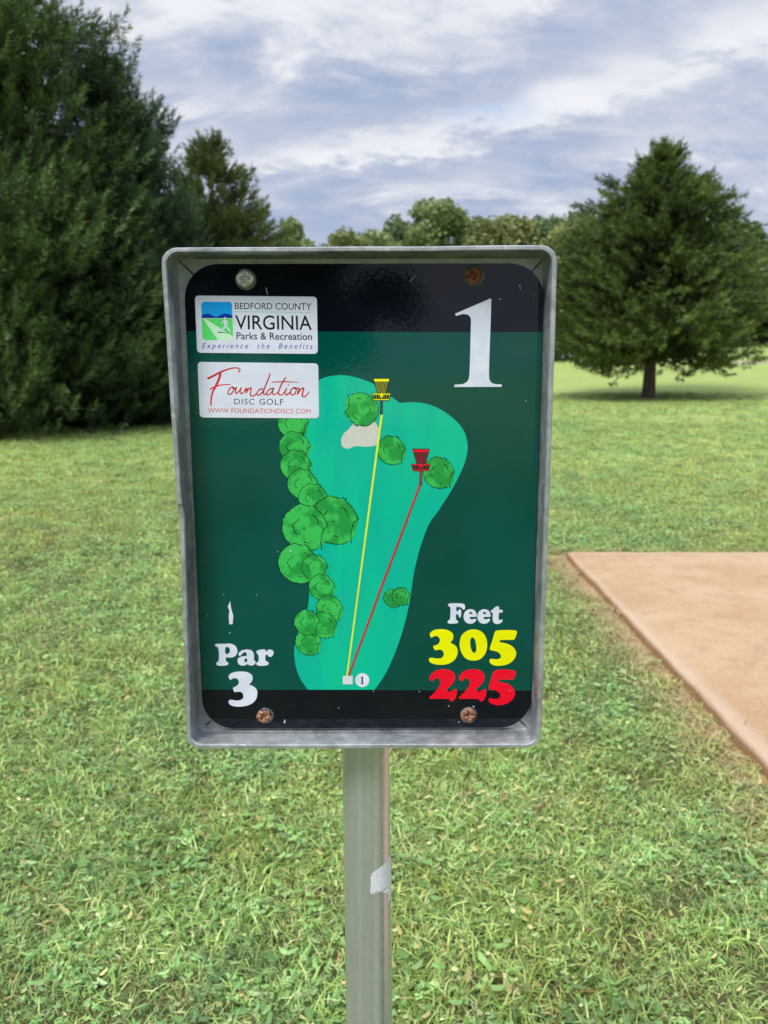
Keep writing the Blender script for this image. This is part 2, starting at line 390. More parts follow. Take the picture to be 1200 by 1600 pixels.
def conifer(name, loc, H, prof, z0, nlimb, nplume, plen, mat, label, cat, seed, trunk_r=0.3, up=0.35, per=34, nl=0.11, nw=0.026,
            core=5000, group=None, bark=None, lump=0.14, inner=0.35, droop=0.0, spread=0.8, zpow=0.8, face=None, shift=0.0, uneven=0.32, massk=0.34):
    """prof(q): crown radius at height fraction q of the crown"""
    rng = np.random.default_rng(seed); rnd = random.Random(seed)
    root = empty(name, loc); tag(root, label, cat, group)
    acc = ([], [])
    lean = [(mnoise.noise(Vector((seed, i*0.7, 0)))*0.12*H*0.1, mnoise.noise(Vector((seed, i*0.7, 9)))*0.12*H*0.1) for i in range(9)]
    tp = [(lean[i][0]*i/8, lean[i][1]*i/8, H*0.96*i/8 - (0.25 if i == 0 else 0)) for i in range(9)]
    tr = [trunk_r*(1.35 if i == 0 else 1.0)*(1-i/8.3)**0.9+0.01 for i in range(9)]
    tp.insert(1, (0, 0, 0.35)); tr.insert(1, trunk_r*1.02)
    add_tube(acc, tp, tr, 12)
    q = np.sort(rng.beta(1.0, 1.15, nlimb)); q = (np.arange(nlimb)+rng.uniform(0, 1, nlimb))/nlimb; q = q**(1/zpow) if zpow != 1 else q
    phi = rng.uniform(0, 2*np.pi, nlimb) if face is None else np.where(rng.uniform(0, 1, nlimb) < 0.75, rng.normal(face, 1.15, nlimb), rng.uniform(0, 2*np.pi, nlimb))
    mass = np.array([mnoise.noise(Vector((math.cos(a_)*1.5, math.sin(a_)*1.5+seed, b_*H*0.42))) for a_, b_ in zip(phi, q)])
    r = np.array([prof(x) for x in q])*(1+rng.normal(0, lump*0.5, nlimb)+massk*mass)
    zb = z0+q*(H-z0)
    ldir = np.stack([np.cos(phi), np.sin(phi), np.zeros(nlimb)], 1)
    rise = (up*(0.5+q))*r - droop*r*(1-q)
    B = []; A = []; Ls = []; T0 = []
    for i in range(nlimb):
        base = np.array([0, 0, zb[i]-rise[i]*0.6]); tip = ldir[i]*r[i] + np.array([0, 0, zb[i]+rise[i]*0.4])
        k = 0 if i % 2 else 1
        if k or nlimb < 120:
            mid = (base+tip)/2 + np.array([0, 0, -0.04*r[i]])
            rr = trunk_r*0.20*(1-q[i]*0.7)
            add_tube(acc, [tuple(base), tuple(mid), tuple(base+(tip-base)*0.93)], [rr, rr*0.6, rr*0.18], 5)
        n = max(3, int(nplume*(0.35+r[i]/max(0.1, prof(0.15)))*rnd.uniform(0.7, 1.3)))
        s = 1-(1-inner)*rng.uniform(0, 1, n)**1.5*0.95; s = np.clip(s+rng.normal(0, 0.03, n), 0.1, 1.1)
        pt = base + (tip-base)*s[:, None]
        cl = rnd.uniform(0.10, 0.24)*r[i]+0.12
        off = rng.normal(0, 1, (n, 3))*cl*np.array([1, 1, 0.62])*(1.15-0.75*np.clip(s, 0, 1))[:, None]
        pt = pt+off
        ax = unit((tip-base)/max(0.2, np.linalg.norm(tip-base)) + off*0.8/ max(0.2, cl) * 0.35 + np.array([0, 0, up*1.2]) + rng.normal(0, 0.22, (n, 3)))
        B.append(pt); A.append(ax); Ls.append(plen*rng.uniform(0.65, 1.25, n)); T0.append(np.full(n, rnd.uniform(-uneven, uneven)))
    T, tone = plumes(np.concatenate(B), np.concatenate(A), np.concatenate(Ls), rng, per, nl, nw, spread, np.concatenate(T0))
    # leader at the very top
    nt = 26; tz = H*rng.uniform(0.90, 1.0, nt)
    Bt = np.stack([rng.normal(0, 0.16, nt)*(H-tz+0.15), rng.normal(0, 0.16, nt)*(H-tz+0.15), tz], 1)
    T2, tone2 = plumes(Bt, unit(np.stack([rng.normal(0, 0.35, nt), rng.normal(0, 0.35, nt), np.ones(nt)], 1)), plen*rng.uniform(0.6, 1.1, nt), rng, per, nl, nw, spread, np.zeros(nt))
    parts = [T, T2]; tones = [tone, tone2]
    if core:
        qc = rng.uniform(0, 0.75, core); pc = rng.uniform(0, 2*np.pi, core); rc = np.array([prof(x) for x in qc])*np.sqrt(rng.uniform(0, 1, core))*0.66
        c = np.stack([np.cos(pc)*rc, np.sin(pc)*rc, z0+0.25+qc*(H-z0)], 1)
        e = rng.normal(0, 1, (core, 3, 3))*plen*0.26
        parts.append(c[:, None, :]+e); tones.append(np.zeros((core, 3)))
    T = np.concatenate(parts); tone = np.concatenate(tones)
    me = tri_mesh('crown', T, mat, np.repeat(tone[..., None], 3, 2))
    o = bpy.data.objects.new('crown', me); link(o, root); tag(o, kind='stuff'); o.location.x = shift
    mesh_obj('trunk', acc[0], acc[1], bark or M_BARK, root, smooth=True)
    return root

def lerp_prof(tab):
    xs = [a for a, b in tab]; ys = [b for a, b in tab]
    return lambda q: float(np.interp(q, xs, ys))

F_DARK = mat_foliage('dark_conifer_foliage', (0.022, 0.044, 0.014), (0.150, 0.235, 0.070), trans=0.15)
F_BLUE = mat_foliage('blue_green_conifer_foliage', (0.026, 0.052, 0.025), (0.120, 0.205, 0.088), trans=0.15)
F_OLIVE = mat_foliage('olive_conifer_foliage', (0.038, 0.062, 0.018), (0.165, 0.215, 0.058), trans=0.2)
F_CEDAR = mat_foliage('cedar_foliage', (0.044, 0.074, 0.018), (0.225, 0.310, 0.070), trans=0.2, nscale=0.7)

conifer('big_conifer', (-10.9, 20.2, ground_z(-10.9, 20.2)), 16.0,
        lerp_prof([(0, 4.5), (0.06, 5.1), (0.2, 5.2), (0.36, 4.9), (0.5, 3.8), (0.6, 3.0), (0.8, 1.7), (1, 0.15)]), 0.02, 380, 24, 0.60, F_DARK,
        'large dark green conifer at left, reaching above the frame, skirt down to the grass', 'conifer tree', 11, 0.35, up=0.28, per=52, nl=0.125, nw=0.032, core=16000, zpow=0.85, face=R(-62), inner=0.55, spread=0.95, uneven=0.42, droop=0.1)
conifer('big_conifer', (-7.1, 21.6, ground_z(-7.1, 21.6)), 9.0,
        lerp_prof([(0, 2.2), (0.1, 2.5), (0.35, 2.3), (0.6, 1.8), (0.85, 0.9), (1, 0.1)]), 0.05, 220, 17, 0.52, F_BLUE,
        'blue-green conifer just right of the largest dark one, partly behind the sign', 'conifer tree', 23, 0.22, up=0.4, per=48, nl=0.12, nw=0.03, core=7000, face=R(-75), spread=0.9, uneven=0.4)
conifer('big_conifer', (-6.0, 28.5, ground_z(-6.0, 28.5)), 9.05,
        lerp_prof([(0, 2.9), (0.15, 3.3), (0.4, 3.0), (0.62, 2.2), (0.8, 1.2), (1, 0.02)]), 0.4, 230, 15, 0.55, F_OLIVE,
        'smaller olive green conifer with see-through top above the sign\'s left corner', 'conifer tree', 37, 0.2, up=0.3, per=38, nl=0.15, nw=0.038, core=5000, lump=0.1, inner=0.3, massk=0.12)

# the lone cedar at right
bx, by, bz = on_ground(1013, 622)
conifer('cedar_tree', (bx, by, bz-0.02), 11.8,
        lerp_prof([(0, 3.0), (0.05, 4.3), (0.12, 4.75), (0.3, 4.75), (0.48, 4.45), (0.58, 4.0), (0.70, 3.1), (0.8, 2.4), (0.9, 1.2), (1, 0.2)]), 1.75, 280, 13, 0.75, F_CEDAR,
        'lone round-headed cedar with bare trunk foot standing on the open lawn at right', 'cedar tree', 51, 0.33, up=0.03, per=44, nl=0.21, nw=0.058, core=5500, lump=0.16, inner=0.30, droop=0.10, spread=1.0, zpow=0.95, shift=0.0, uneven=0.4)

# ------------------------------------------------------------------ broadleaf trees
def broadleaf_meshes(seed, H, Wd, lobes, nleaf, leaf, zlow=0.12, mat=None, bark=None):
    rng = np.random.default_rng(seed); rnd = random.Random(seed)
    acc = ([], [])
    add_tube(acc, [(0, 0, -0.5), (0.1, 0, H*0.3), (0, 0.1, H*0.6), (0.1, 0, H*0.85)], [H*0.024, H*0.018, H*0.011, H*0.003], 8)
    P = []; TN = []
    for k in range(lobes):
        q = rnd.uniform(zlow+0.12, 0.93); a = rnd.uniform(0, 2*math.pi)
        rr = Wd/2*math.sqrt(max(0.03, 1-((q-0.50)/0.52)**2))
        cr = rr*rnd.uniform(0.15, 0.72)
        c = np.array([math.cos(a)*cr, math.sin(a)*cr, q*H]); s = Wd*rnd.uniform(0.13, 0.24)
        s = min(s, (H*1.0-c[2])*1.0+0.3)
        add_tube(acc, [(0, 0, max(0.2*H, c[2]-H*0.25)), tuple(c*np.array([0.5, 0.5, 1])-np.array([0, 0, 0.08*H])), tuple(c)], [H*0.008, H*0.005, H*0.002], 5)
        n = int(nleaf/lobes)
        d = unit(rng.normal(size=(n, 3))); rad = s*(0.55+0.5*rng.uniform(0, 1, (n, 1))**0.7)
        lum = 1+0.22*np.sin(d[:, :1]*5+k)*np.cos(d[:, 2:]*6+k)
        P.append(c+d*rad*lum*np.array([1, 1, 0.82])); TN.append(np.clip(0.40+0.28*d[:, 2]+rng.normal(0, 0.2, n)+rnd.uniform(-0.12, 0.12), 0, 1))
    P = np.concatenate(P); TN = np.concatenate(TN); n = len(P)
    e1 = unit(rng.normal(size=(n, 3))); e2 = unit(np.cross(e1, rng.normal(size=(n, 3))))
    l = leaf*rng.uniform(0.6, 1.4, (n, 1))
    T = np.stack([P-e1*l*0.5, P+e2*l*0.45, P+e1*l*0.5], 1); T2 = np.stack([P-e1*l*0.5, P+e1*l*0.5, P-e2*l*0.45], 1)
    T = np.concatenate([T, T2]); TN = np.concatenate([TN, TN])
    crown = tri_mesh('crown', T, mat, np.repeat(np.repeat(TN[:, None], 3, 1)[..., None], 3, 2))
    tm = bpy.data.meshes.new('trunk'); tm.from_pydata(acc[0], [], acc[1]); tm.materials.append(bark or M_BARK2); tm.update()
    tm.polygons.foreach_set('use_smooth', [True]*len(tm.polygons))
    return crown, tm
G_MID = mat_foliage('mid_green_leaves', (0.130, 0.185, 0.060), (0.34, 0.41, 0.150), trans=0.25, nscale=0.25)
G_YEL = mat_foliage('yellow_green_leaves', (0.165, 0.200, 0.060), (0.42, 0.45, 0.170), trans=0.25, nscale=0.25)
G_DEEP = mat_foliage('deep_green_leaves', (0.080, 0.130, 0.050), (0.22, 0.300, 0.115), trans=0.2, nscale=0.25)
KINDS = {
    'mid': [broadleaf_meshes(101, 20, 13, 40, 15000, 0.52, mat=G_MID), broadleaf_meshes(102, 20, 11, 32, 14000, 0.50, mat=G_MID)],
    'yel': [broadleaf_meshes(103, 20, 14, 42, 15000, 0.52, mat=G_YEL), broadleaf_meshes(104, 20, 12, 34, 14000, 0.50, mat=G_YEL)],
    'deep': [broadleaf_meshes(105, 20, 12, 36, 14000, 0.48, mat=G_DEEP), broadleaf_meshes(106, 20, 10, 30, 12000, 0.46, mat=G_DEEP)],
}
NAT = {'mid': (13, 11), 'yel': (14, 12), 'deep': (12, 10)}
def far_tree(px, top, wpx, dist, kind, v, label, group='trees along the far side of the field'):
    d = ray(px, 600); k = dist/d[1]; x, y = d[0]*k, dist
    z = ground_z(x, y)
    dt = ray(px, top); H = EYE+dt[2]*dist/dt[1]-z
    depth = y*math.cos(PITCH)
    Wm = wpx/FPX*depth*(1.35 if px > 540 else 1.0)
    cm, tm = KINDS[kind][v]
    root = empty('broadleaf_tree', (x, y, z-0.05)); tag(root, label, 'tree', group)
    sc_ = (Wm/(NAT[kind][v]*0.62), Wm/(NAT[kind][v]*0.62), H/19.3)
    root.rotation_euler.z = (px*0.37) % 6.28
    root.scale = sc_
    for nm, me in (('crown', cm), ('trunk', tm)):
        o = bpy.data.objects.new(nm, me); link(o, root)
        if nm == 'crown': o['kind'] = 'stuff'
FAR = [
    (468, 347, 62, 92, 'mid', 0, 'round mid green far tree, alone in the sky gap right of the olive conifer'),
    (556, 364, 62, 96, 'yel', 1, 'low yellow-green far tree right of the leftmost sky gap above the sign'),
    (588, 366, 50, 100, 'mid', 1, 'low far tree between the yellow-green one and the thin dark one'),
    (629, 345, 32, 98, 'deep', 1, 'thin dark far tree left of the tallest far tree'),
    (680, 321, 68, 95, 'mid', 1, 'tallest far tree, domed crown above the middle of the sign'),
    (733, 351, 46, 104, 'deep', 0, 'dark far tree just right of the tallest one'),
    (775, 339, 86, 94, 'yel', 0, 'broad yellow-green far tree right of the tallest one'),
    (808, 341, 50, 99, 'yel', 1, 'yellow-green far tree overlapping the broad one on its right'),
    (838, 345, 44, 108, 'deep', 0, 'dark far tree behind the sign\'s upper right corner'),
    (872, 352, 56, 92, 'yel', 1, 'pale yellow-green far tree over the sign\'s right corner'),
    (896, 342, 60, 98, 'mid', 0, 'mid green far tree left of the lone cedar\'s crown'),
    (925, 334, 46, 90, 'yel', 0, 'light airy far tree touching the lone cedar\'s left side'),
    (650, 368, 70, 110, 'deep', 0, 'low dark far tree behind the foot of the tallest one'),
    (520, 388, 70, 105, 'mid', 1, 'lowest far tree in the sky gap, mostly hidden by the sign'),
    (905, 430, 90, 80, 'deep', 0, 'dark tree low behind the left side of the lone cedar'),
    (868, 470, 70, 78, 'mid', 0, 'leafy tree seen between the sign and the lone cedar'),
    (1000, 350, 110, 92, 'mid', 1, 'far tree hidden behind the left half of the lone cedar'),
    (1090, 360, 110, 95, 'deep', 0, 'far tree hidden behind the right half of the lone cedar'),
    (1175, 392, 90, 96, 'deep', 1, 'dark far tree emerging right of the lone cedar'),
    (1215, 372, 100, 90, 'deep', 0, 'tall dark far tree at the right edge of the view'),
    (1190, 470, 80, 84, 'mid', 1, 'short leafy tree at the right edge, on top of the rise'),
    (1140, 455, 80, 90, 'deep', 0, 'short dark tree just right of the cedar\'s lower crown'),
    (1255, 400, 100, 88, 'mid', 0, 'tree past the right edge of the view on the rise'),
    (950, 440, 90, 86, 'deep', 1, 'dark tree low behind the cedar, left of its trunk'),
    (1050, 450, 110, 88, 'mid', 0, 'tree low behind the cedar, right of its trunk'),
]
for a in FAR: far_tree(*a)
# woodland that closes the field: one dark mass behind the separate trees
def far_wood():
    rng = np.random.default_rng(77); n = 70000
    x = rng.uniform(-75, 95, n); y = 116+rng.uniform(0, 9, n)+4*np.sin(x*0.08)
    top = 9.5+2.2*np.sin(x*0.21+1)+1.3*np.sin(x*0.53)+0.9*np.sin(x*1.3)
    top = top*0.8 + 9.0*np.clip((x+8.5)/3.5, 0, 1)
    z = rng.uniform(0, 1, n)**0.8*top+np.array([ground_z(a, b) for a, b in zip(x[:1], y[:1])])[0]
    P = np.stack([x, y, z], 1); e1 = unit(rng.normal(size=(n, 3))); e2 = unit(np.cross(e1, rng.normal(size=(n, 3)))); l = 0.75*rng.uniform(0.6, 1.4, (n, 1))
    T = np.stack([P-e1*l*0.5-e2*l*0.3, P+e1*l*0.5-e2*l*0.3, P+e2*l*0.5], 1)
    tn = np.clip(rng.normal(0.4, 0.25, n)+0.3*np.sin(x*0.7)*np.sin(z*0.9), 0, 1)
    me = tri_mesh('far_woodland', T, G_DEEP, np.repeat(np.repeat(tn[:, None], 3, 1)[..., None], 3, 2))
    tag(link(bpy.data.objects.new('far_woodland', me)), 'unbroken dark woodland closing the field behind the far trees', 'woodland', kind='stuff')
far_wood()
# two unseen trees added behind the viewpoint to vary the panel's reflection
def rear_tree(x, y, H, Wd, kind, v, label):
    cm, tm = KINDS[kind][v]
    root = empty('broadleaf_tree', (x, y, ground_z(x, y)-0.05)); tag(root, label, 'tree', 'trees added behind the viewpoint')
    s = Wd/NAT[kind][v]; root.scale = (s, s, H/19.5)
    for nm, me in (('crown', cm), ('trunk', tm)):
        o = bpy.data.objects.new(nm, me); link(o, root)
        if nm == 'crown': o['kind'] = 'stuff'
rear_tree(-5.4, -19.5, 9.5, 7.5, 'deep', 0, 'dark tree behind the viewpoint, mirrored in the panel\'s left half')
rear_tree(-1.6, -21.5, 8.0, 5.4, 'deep', 1, 'unseen dark tree added behind the viewpoint, mirrored in the middle of the panel')

# far tee: small pad and post on the slope at right
def far_tee():
    x, y, z = on_ground(1192, 566.5)
    m, t_, p = principled('pale_concrete'); p.inputs['Base Color'].default_value = (0.55, 0.47, 0.36, 1); p.inputs['Roughness'].default_value = 0.9
    n = t_.noise(t_.coord('Object'), 3.0); t_.l.new(t_.mix(n, (0.45, 0.38, 0.28), (0.62, 0.54, 0.43)), p.inputs['Base Color'])
    cs = [(-2.2, -0.9), (2.6, -0.9), (2.6, 0.9), (-2.2, 0.9)]
    def lp(i, zz): return [(a*(1-i), b*(1-i), zz+0.0) for a, b in cs]
    V, F = loft([lp(0, -0.3), lp(0, 0.07), lp(0.01, 0.09)])
    tag(mesh_obj('tee_pad', V, F, m, loc=(x, y, z)), 'small pale pad far off on the slope, right of the cedar', 'tee pad')
    x, y, z = on_ground(1160, 567)
    r = empty('marker_post', (x, y, z)); tag(r, 'tiny grey post with a small plate beside the far pale pad', 'post')
    g, t_, p = principled('dull_grey_paint'); p.inputs['Base Color'].default_value = (0.18, 0.19, 0.19, 1); p.inputs['Roughness'].default_value = 0.6
    V, F = tube([(0, 0, -0.2), (0, 0, 1.0)], [0.04, 0.04], 8); mesh_obj('post', V, F, g, r, smooth=True)
    V, F = loft([[(-.16, -.03, .62), (.16, -.03, .62), (.16, -.03, 1.05), (-.16, -.03, 1.05)][::1], [(-.16, -.07, .62), (.16, -.07, .62), (.16, -.07, 1.05), (-.16, -.07, 1.05)]]); V2 = V
    mesh_obj('plate', V2, F+[(3, 2, 1, 0)], g, r)
far_tee()

# ------------------------------------------------------------------ grass
def build_grass():
    src = bpy.data.collections.new('grass_sources')          # not linked to the scene
    G = [(0.300, 0.400, 0.095), (0.170, 0.265, 0.055), (0.380, 0.460, 0.130), (0.240, 0.355, 0.100), (0.490, 0.550, 0.215)]
    DRY = [(0.48, 0.37, 0.16), (0.34, 0.22, 0.09), (0.66, 0.58, 0.32)]
    CLV = [(0.185, 0.315, 0.095), (0.245, 0.380, 0.125), (0.350, 0.460, 0.190)]
    def blade(rng, T, C, base, length, width, col, lean):
        a = rng.uniform(0, 2*math.pi); d = np.array([math.cos(a), math.sin(a), 0]); s = np.array([-d[1], d[0], 0])
        tw = rng.uniform(-0.8, 0.8); s = s*math.cos(tw)+np.array([0, 0, 1])*math.sin(tw)*0.7
        q = [0, 0.4, 0.75, 1.0]; P = []
        for k in q:
            th = lean*(0.35+0.9*k); P.append((base+d*length*k*math.sin(th)+np.array([0, 0, length*k*math.cos(min(th, 1.75))]), width*(1-k**2.2)))
        for i in range(3):
            (p, wa), (r_, wb) = P[i], P[i+1]
            T.append([p-s*wa/2, p+s*wa/2, r_+s*wb/2]); C.append(col)
            if i < 2: T.append([p-s*wa/2, r_+s*wb/2, r_-s*wb/2]); C.append(col)
    def leaflet(rng, T, C, c, nrm, r, col):
        a, b = perp_frame(nrm[None], rng); a, b = a[0], b[0]
        k = 6; el_ = rng.uniform(1.1, 1.9); pts = [c+(a*math.cos(2*math.pi*i/k)*el_+b*math.sin(2*math.pi*i/k)*0.72)*r*0.8*rng.uniform(0.75, 1.15)+nrm*r*0.3*math.cos(4*math.pi*i/k) for i in range(k)]
        for i in range(1, k-1):
            T.append([pts[0], pts[i], pts[i+1]]); C.append(tuple(x*rng.uniform(0.92, 1.08) for x in col))
    protos = []
    for v in range(16):
        rng = np.random.default_rng(900+v); T = []; C = []
        typ = v % 8                                  # 0-3 blades, 4 mixed dry, 5-6 clover, 7 broadleaf weed
        nb = {4: 34, 5: 22, 6: 18, 7: 18}.get(typ, 38)
        for i in range(nb):
            rr = 0.065*math.sqrt(rng.uniform()); a = rng.uniform(0, 6.283)
            base = np.array([rr*math.cos(a), rr*math.sin(a), -0.004])
            dry = rng.uniform() < (0.55 if typ == 4 else 0.13)
            col = DRY[rng.integers(3)] if dry else G[rng.integers(5)]
            blade(rng, T, C, base, rng.uniform(0.024, 0.066)*(0.9 if typ != 3 else 1.25), rng.uniform(0.0018, 0.0048)*(1.0 if typ != 3 else 1.35), col, rng.uniform(0.5, 1.6) if not dry else rng.uniform(1.2, 1.75))
        if typ in (5, 6):
            for i in range(7):
                rr = 0.06*math.sqrt(rng.uniform()); a = rng.uniform(0, 6.283); c = np.array([rr*math.cos(a), rr*math.sin(a), rng.uniform(0.012, 0.034)])
                col = CLV[rng.integers(3)]; a0 = rng.uniform(0, 6.28); s = rng.uniform(0.0035, 0.0060)
                for j in range(3):
                    q = a0+j*2.094; leaflet(rng, T, C, c+np.array([math.cos(q), math.sin(q), 0])*s*1.05, unit(np.array([rng.normal(0, .35), rng.normal(0, .35), 1.0])), s, col)
        if typ == 4:
            for i in range(1):
                a = rng.uniform(0, 6.283); leaflet(rng, T, C, np.array([math.cos(a)*0.04, math.sin(a)*0.04, rng.uniform(0.012, 0.028)]), unit(np.array([rng.normal(0, .5), rng.normal(0, .5), 1.0])), rng.uniform(0.004, 0.009), DRY[rng.integers(3)])
        if typ == 7:
            for i in range(8):
                a = rng.uniform(0, 6.283); rr = rng.uniform(0.012, 0.055)
                nrm = unit(np.array([math.cos(a)*-0.2+rng.normal(0, .3), math.sin(a)*-0.2+rng.normal(0, .3), 1.0]))
                leaflet(rng, T, C, np.array([math.cos(a)*rr, math.sin(a)*rr, rng.uniform(0.008, 0.028)]), nrm, rng.uniform(0.007, 0.013), CLV[rng.integers(3)])
        me = tri_mesh('grass_tuft_source', np.array(T, np.float32), M_GRASS, np.array(C, np.float32))
        o = bpy.data.objects.new('grass_tuft_%02d' % v, me); src.objects.link(o)
    rng = np.random.default_rng(4)
    P = []; S_ = []; I = []
    def band(r0, r1, dens, s0, s1, a0=-0.86, a1=0.86):
        # sector in front of the camera, wider than the view
        area = (a1-a0)/2*(r1*r1-r0*r0); n = int(area*dens)
        r = np.sqrt(rng.uniform(r0*r0, r1*r1, n)); a = rng.uniform(a0, a1, n)
        x = r*np.sin(a); y = r*np.cos(a)
        keep = ~((x > SLAB['x0']-0.015) & (x < SLAB['x1']+0.01) & (y > SLAB['y0']) & (y < SLAB['y1']+0.005))
        ex = np.maximum(np.maximum(SLAB['x0']-x, x-SLAB['x1']), np.maximum(SLAB['y0']-y, y-SLAB['y1']))
        keep &= ~((ex < 0.22) & (rng.uniform(0, 1, n) < 0.75*(1-ex/0.22)))
        cl = np.array([mnoise.noise(Vector((p*1.7, q*1.7, 5)))+0.6*mnoise.noise(Vector((p*6, q*6, 2))) for p, q in zip(x, y)])
        keep &= rng.uniform(-1.3, 0.15, n) < cl+0.3
        x, y, cl = x[keep], y[keep], cl[keep]; m = len(x)
        z = np.array([ground_z(p, q) for p, q in zip(x, y)])
        P.append(np.stack([x, y, z], 1)); S_.append(rng.uniform(s0, s1, m)*(1+0.25*cl))
        weed = np.array([mnoise.noise(Vector((p*1.1+30, q*1.1, 1))) for p, q in zip(x, y)])
        base = rng.integers(0, 5, m); w_ = rng.uniform(-0.6, 1.3, m) < weed
        base[w_] = rng.integers(5, 8, int(w_.sum()))
        dr = np.array([mnoise.noise(Vector((p*2.3+60, q*2.3, 1))) for p, q in zip(x, y)])
        base[rng.uniform(0.1, 0.9, m) < dr+0.05] = 4
        base[(base == 3) & (rng.uniform(0, 1, m) < 0.8)] = 1
        I.append(base+8*rng.integers(0, 2, m))
    band(0.9, 3.2, 820, 0.85, 1.45)
    band(0.25, 5.0, 150, 1.1, 1.7, 0.86, 5.42)
    band(5.0, 14, 22, 1.6, 2.6, 0.86, 5.42)
    band(3.2, 6.0, 520, 0.9, 1.5)
    band(6.0, 11, 260, 1.1, 1.7)
    band(11, 22, 60, 1.5, 2.4)
    band(22, 46, 9, 2.0, 3.4)
    P = np.concatenate(P); S_ = np.concatenate(S_); I = np.concatenate(I); n = len(P)
    me = bpy.data.meshes.new('lawn_grass'); me.vertices.add(n); me.vertices.foreach_set('co', P.reshape(-1).astype(np.float32))
    a = me.attributes.new('scl', 'FLOAT', 'POINT'); a.data.foreach_set('value', S_.astype(np.float32))
    a = me.attributes.new('idx', 'INT', 'POINT'); a.data.foreach_set('value', I.astype(np.int32))
    rot = np.stack([rng.normal(0, 0.12, n), rng.normal(0, 0.12, n), rng.uniform(0, 6.283, n)], 1)
    a = me.attributes.new('rot', 'FLOAT_VECTOR', 'POINT'); a.data.foreach_set('vector', rot.reshape(-1).astype(np.float32))
    me.materials.append(M_GRASS)
    o = bpy.data.objects.new('lawn_grass', me); link(o); tag(o, 'short mown grass with clover and dry blades', 'grass', kind='stuff')
    ng = bpy.data.node_groups.new('grass_scatter', 'GeometryNodeTree')
    ng.interface.new_socket('Geometry', in_out='INPUT', socket_type='NodeSocketGeometry'); ng.interface.new_socket('Geometry', in_out='OUTPUT', socket_type='NodeSocketGeometry')
    N = ng.nodes; L = ng.links
    gi = N.new('NodeGroupInput'); go = N.new('NodeGroupOutput')
    ci = N.new('GeometryNodeCollectionInfo'); ci.inputs[0].default_value = src; ci.inputs['Separate Children'].default_value = True; ci.inputs['Reset Children'].default_value = True
    ip = N.new('GeometryNodeInstanceOnPoints'); ip.inputs['Pick Instance'].default_value = True
    def na(nm, ty):
        q = N.new('GeometryNodeInputNamedAttribute'); q.data_type = ty; q.inputs[0].default_value = nm; return q.outputs[0]
    L.new(gi.outputs[0], ip.inputs['Points']); L.new(ci.outputs[0], ip.inputs['Instance'])
    L.new(na('idx', 'INT'), ip.inputs['Instance Index']); L.new(na('rot', 'FLOAT_VECTOR'), ip.inputs['Rotation']); L.new(na('scl', 'FLOAT'), ip.inputs['Scale'])
    L.new(ip.outputs[0], go.inputs[0])
    md = o.modifiers.new('scatter', 'NODES'); md.node_group = ng
    print('grass tufts', n)
build_grass()

# ================================================================== THE SIGN
D0 = 0.671                 # distance of the front rim
D_BACK = D0+0.031          # back plate of the tray
D_PAN = D0+0.0275          # printed face of the panel
D_LAY = 7e-6             # one layer of print

def mat_galv(name, tone=1.0, rim=False):
    m, t, p = principled(name); P = t.pos()
    sp = t.voro(P, 160.0, 'F1', 1); n = t.noise(P, 35.0, 6, 0.7, 0.5); n2 = t.noise(P, 9.0, 4, 0.6); pit = t.noise(P, 420.0, 3, 0.7)
    spv = t.xyz(sp)[0]
    v = t.math('ADD', t.math('MULTIPLY', spv, 0.10), t.math('MULTIPLY', n, 0.55))
    c = t.mix(t.map(v, 0.15, 0.55), tuple(tone*x for x in (0.30, 0.315, 0.325)), tuple(tone*x for x in (0.56, 0.575, 0.585)))
    c = t.mix(t.map(n2, 0.58, 0.75, 0, 0.5), c, (0.20, 0.19, 0.17))
    c = t.mix(t.map(pit, 0.62, 0.70, 0, 0.75 if rim else 0.4), c, (0.10, 0.10, 0.10))
    c = t.mix(t.map(t.noise(P, 90.0, 3, 0.6), 0.66, 0.74, 0, 0.6), c, (0.72, 0.73, 0.74))
    t.l.new(c, p.inputs['Base Color']); p.inputs['Metallic'].default_value = 0.5 if rim else 0.75
    t.l.new(t.map(n, 0.3, 0.7, 0.36, 0.6), p.inputs['Roughness'])
    t.l.new(t.bump(t.math('ADD', pit, t.math('MULTIPLY', n, 1.5)), 0.35 if rim else 0.2, 0.0008), p.inputs['Normal'])
    return m
M_GALV = mat_galv('galvanised_steel'); M_RIM = mat_galv('pitted_galvanised_edge', 1.0, True)

def print_mat(name, col, col2=None, scale=60.0, f0=0.4, f1=0.6, rough=0.09, stretch=(1, 1, 1)):
    m, t, p = principled(name); P = t.pos()
    def lift(q, top):
        q = S(*q)[:3]; k = min(1.3, top/max(q)); return tuple(k*v for v in q)
    c1 = lift(col, 0.88); col2 = col2 and lift(col2, 0.83)
    c = None
    n = t.noise(P, 25.0, 4, 0.6)
    if col2: c = t.mix(t.map(t.noise(t.mapping(P, stretch), scale, 3, 0.5), f0, f1), c1, col2)
    else: c = t.mix(t.map(n, 0.4, 0.7, 0, 0.5), c1, tuple(v*0.88 for v in c1))
    t.l.new(c, p.inputs['Base Color']); p.inputs['Specular IOR Level'].default_value = 0.42
    t.l.new(t.map(t.noise(P, 60.0, 4, 0.7), 0.3, 0.75, rough*0.5, rough*0.8), p.inputs['Roughness'])
    wv = t.noise(P, 300.0, 2, 0.5)
    t.l.new(t.bump(wv, 0.06, 0.0006), p.inputs['Normal'])
    return m
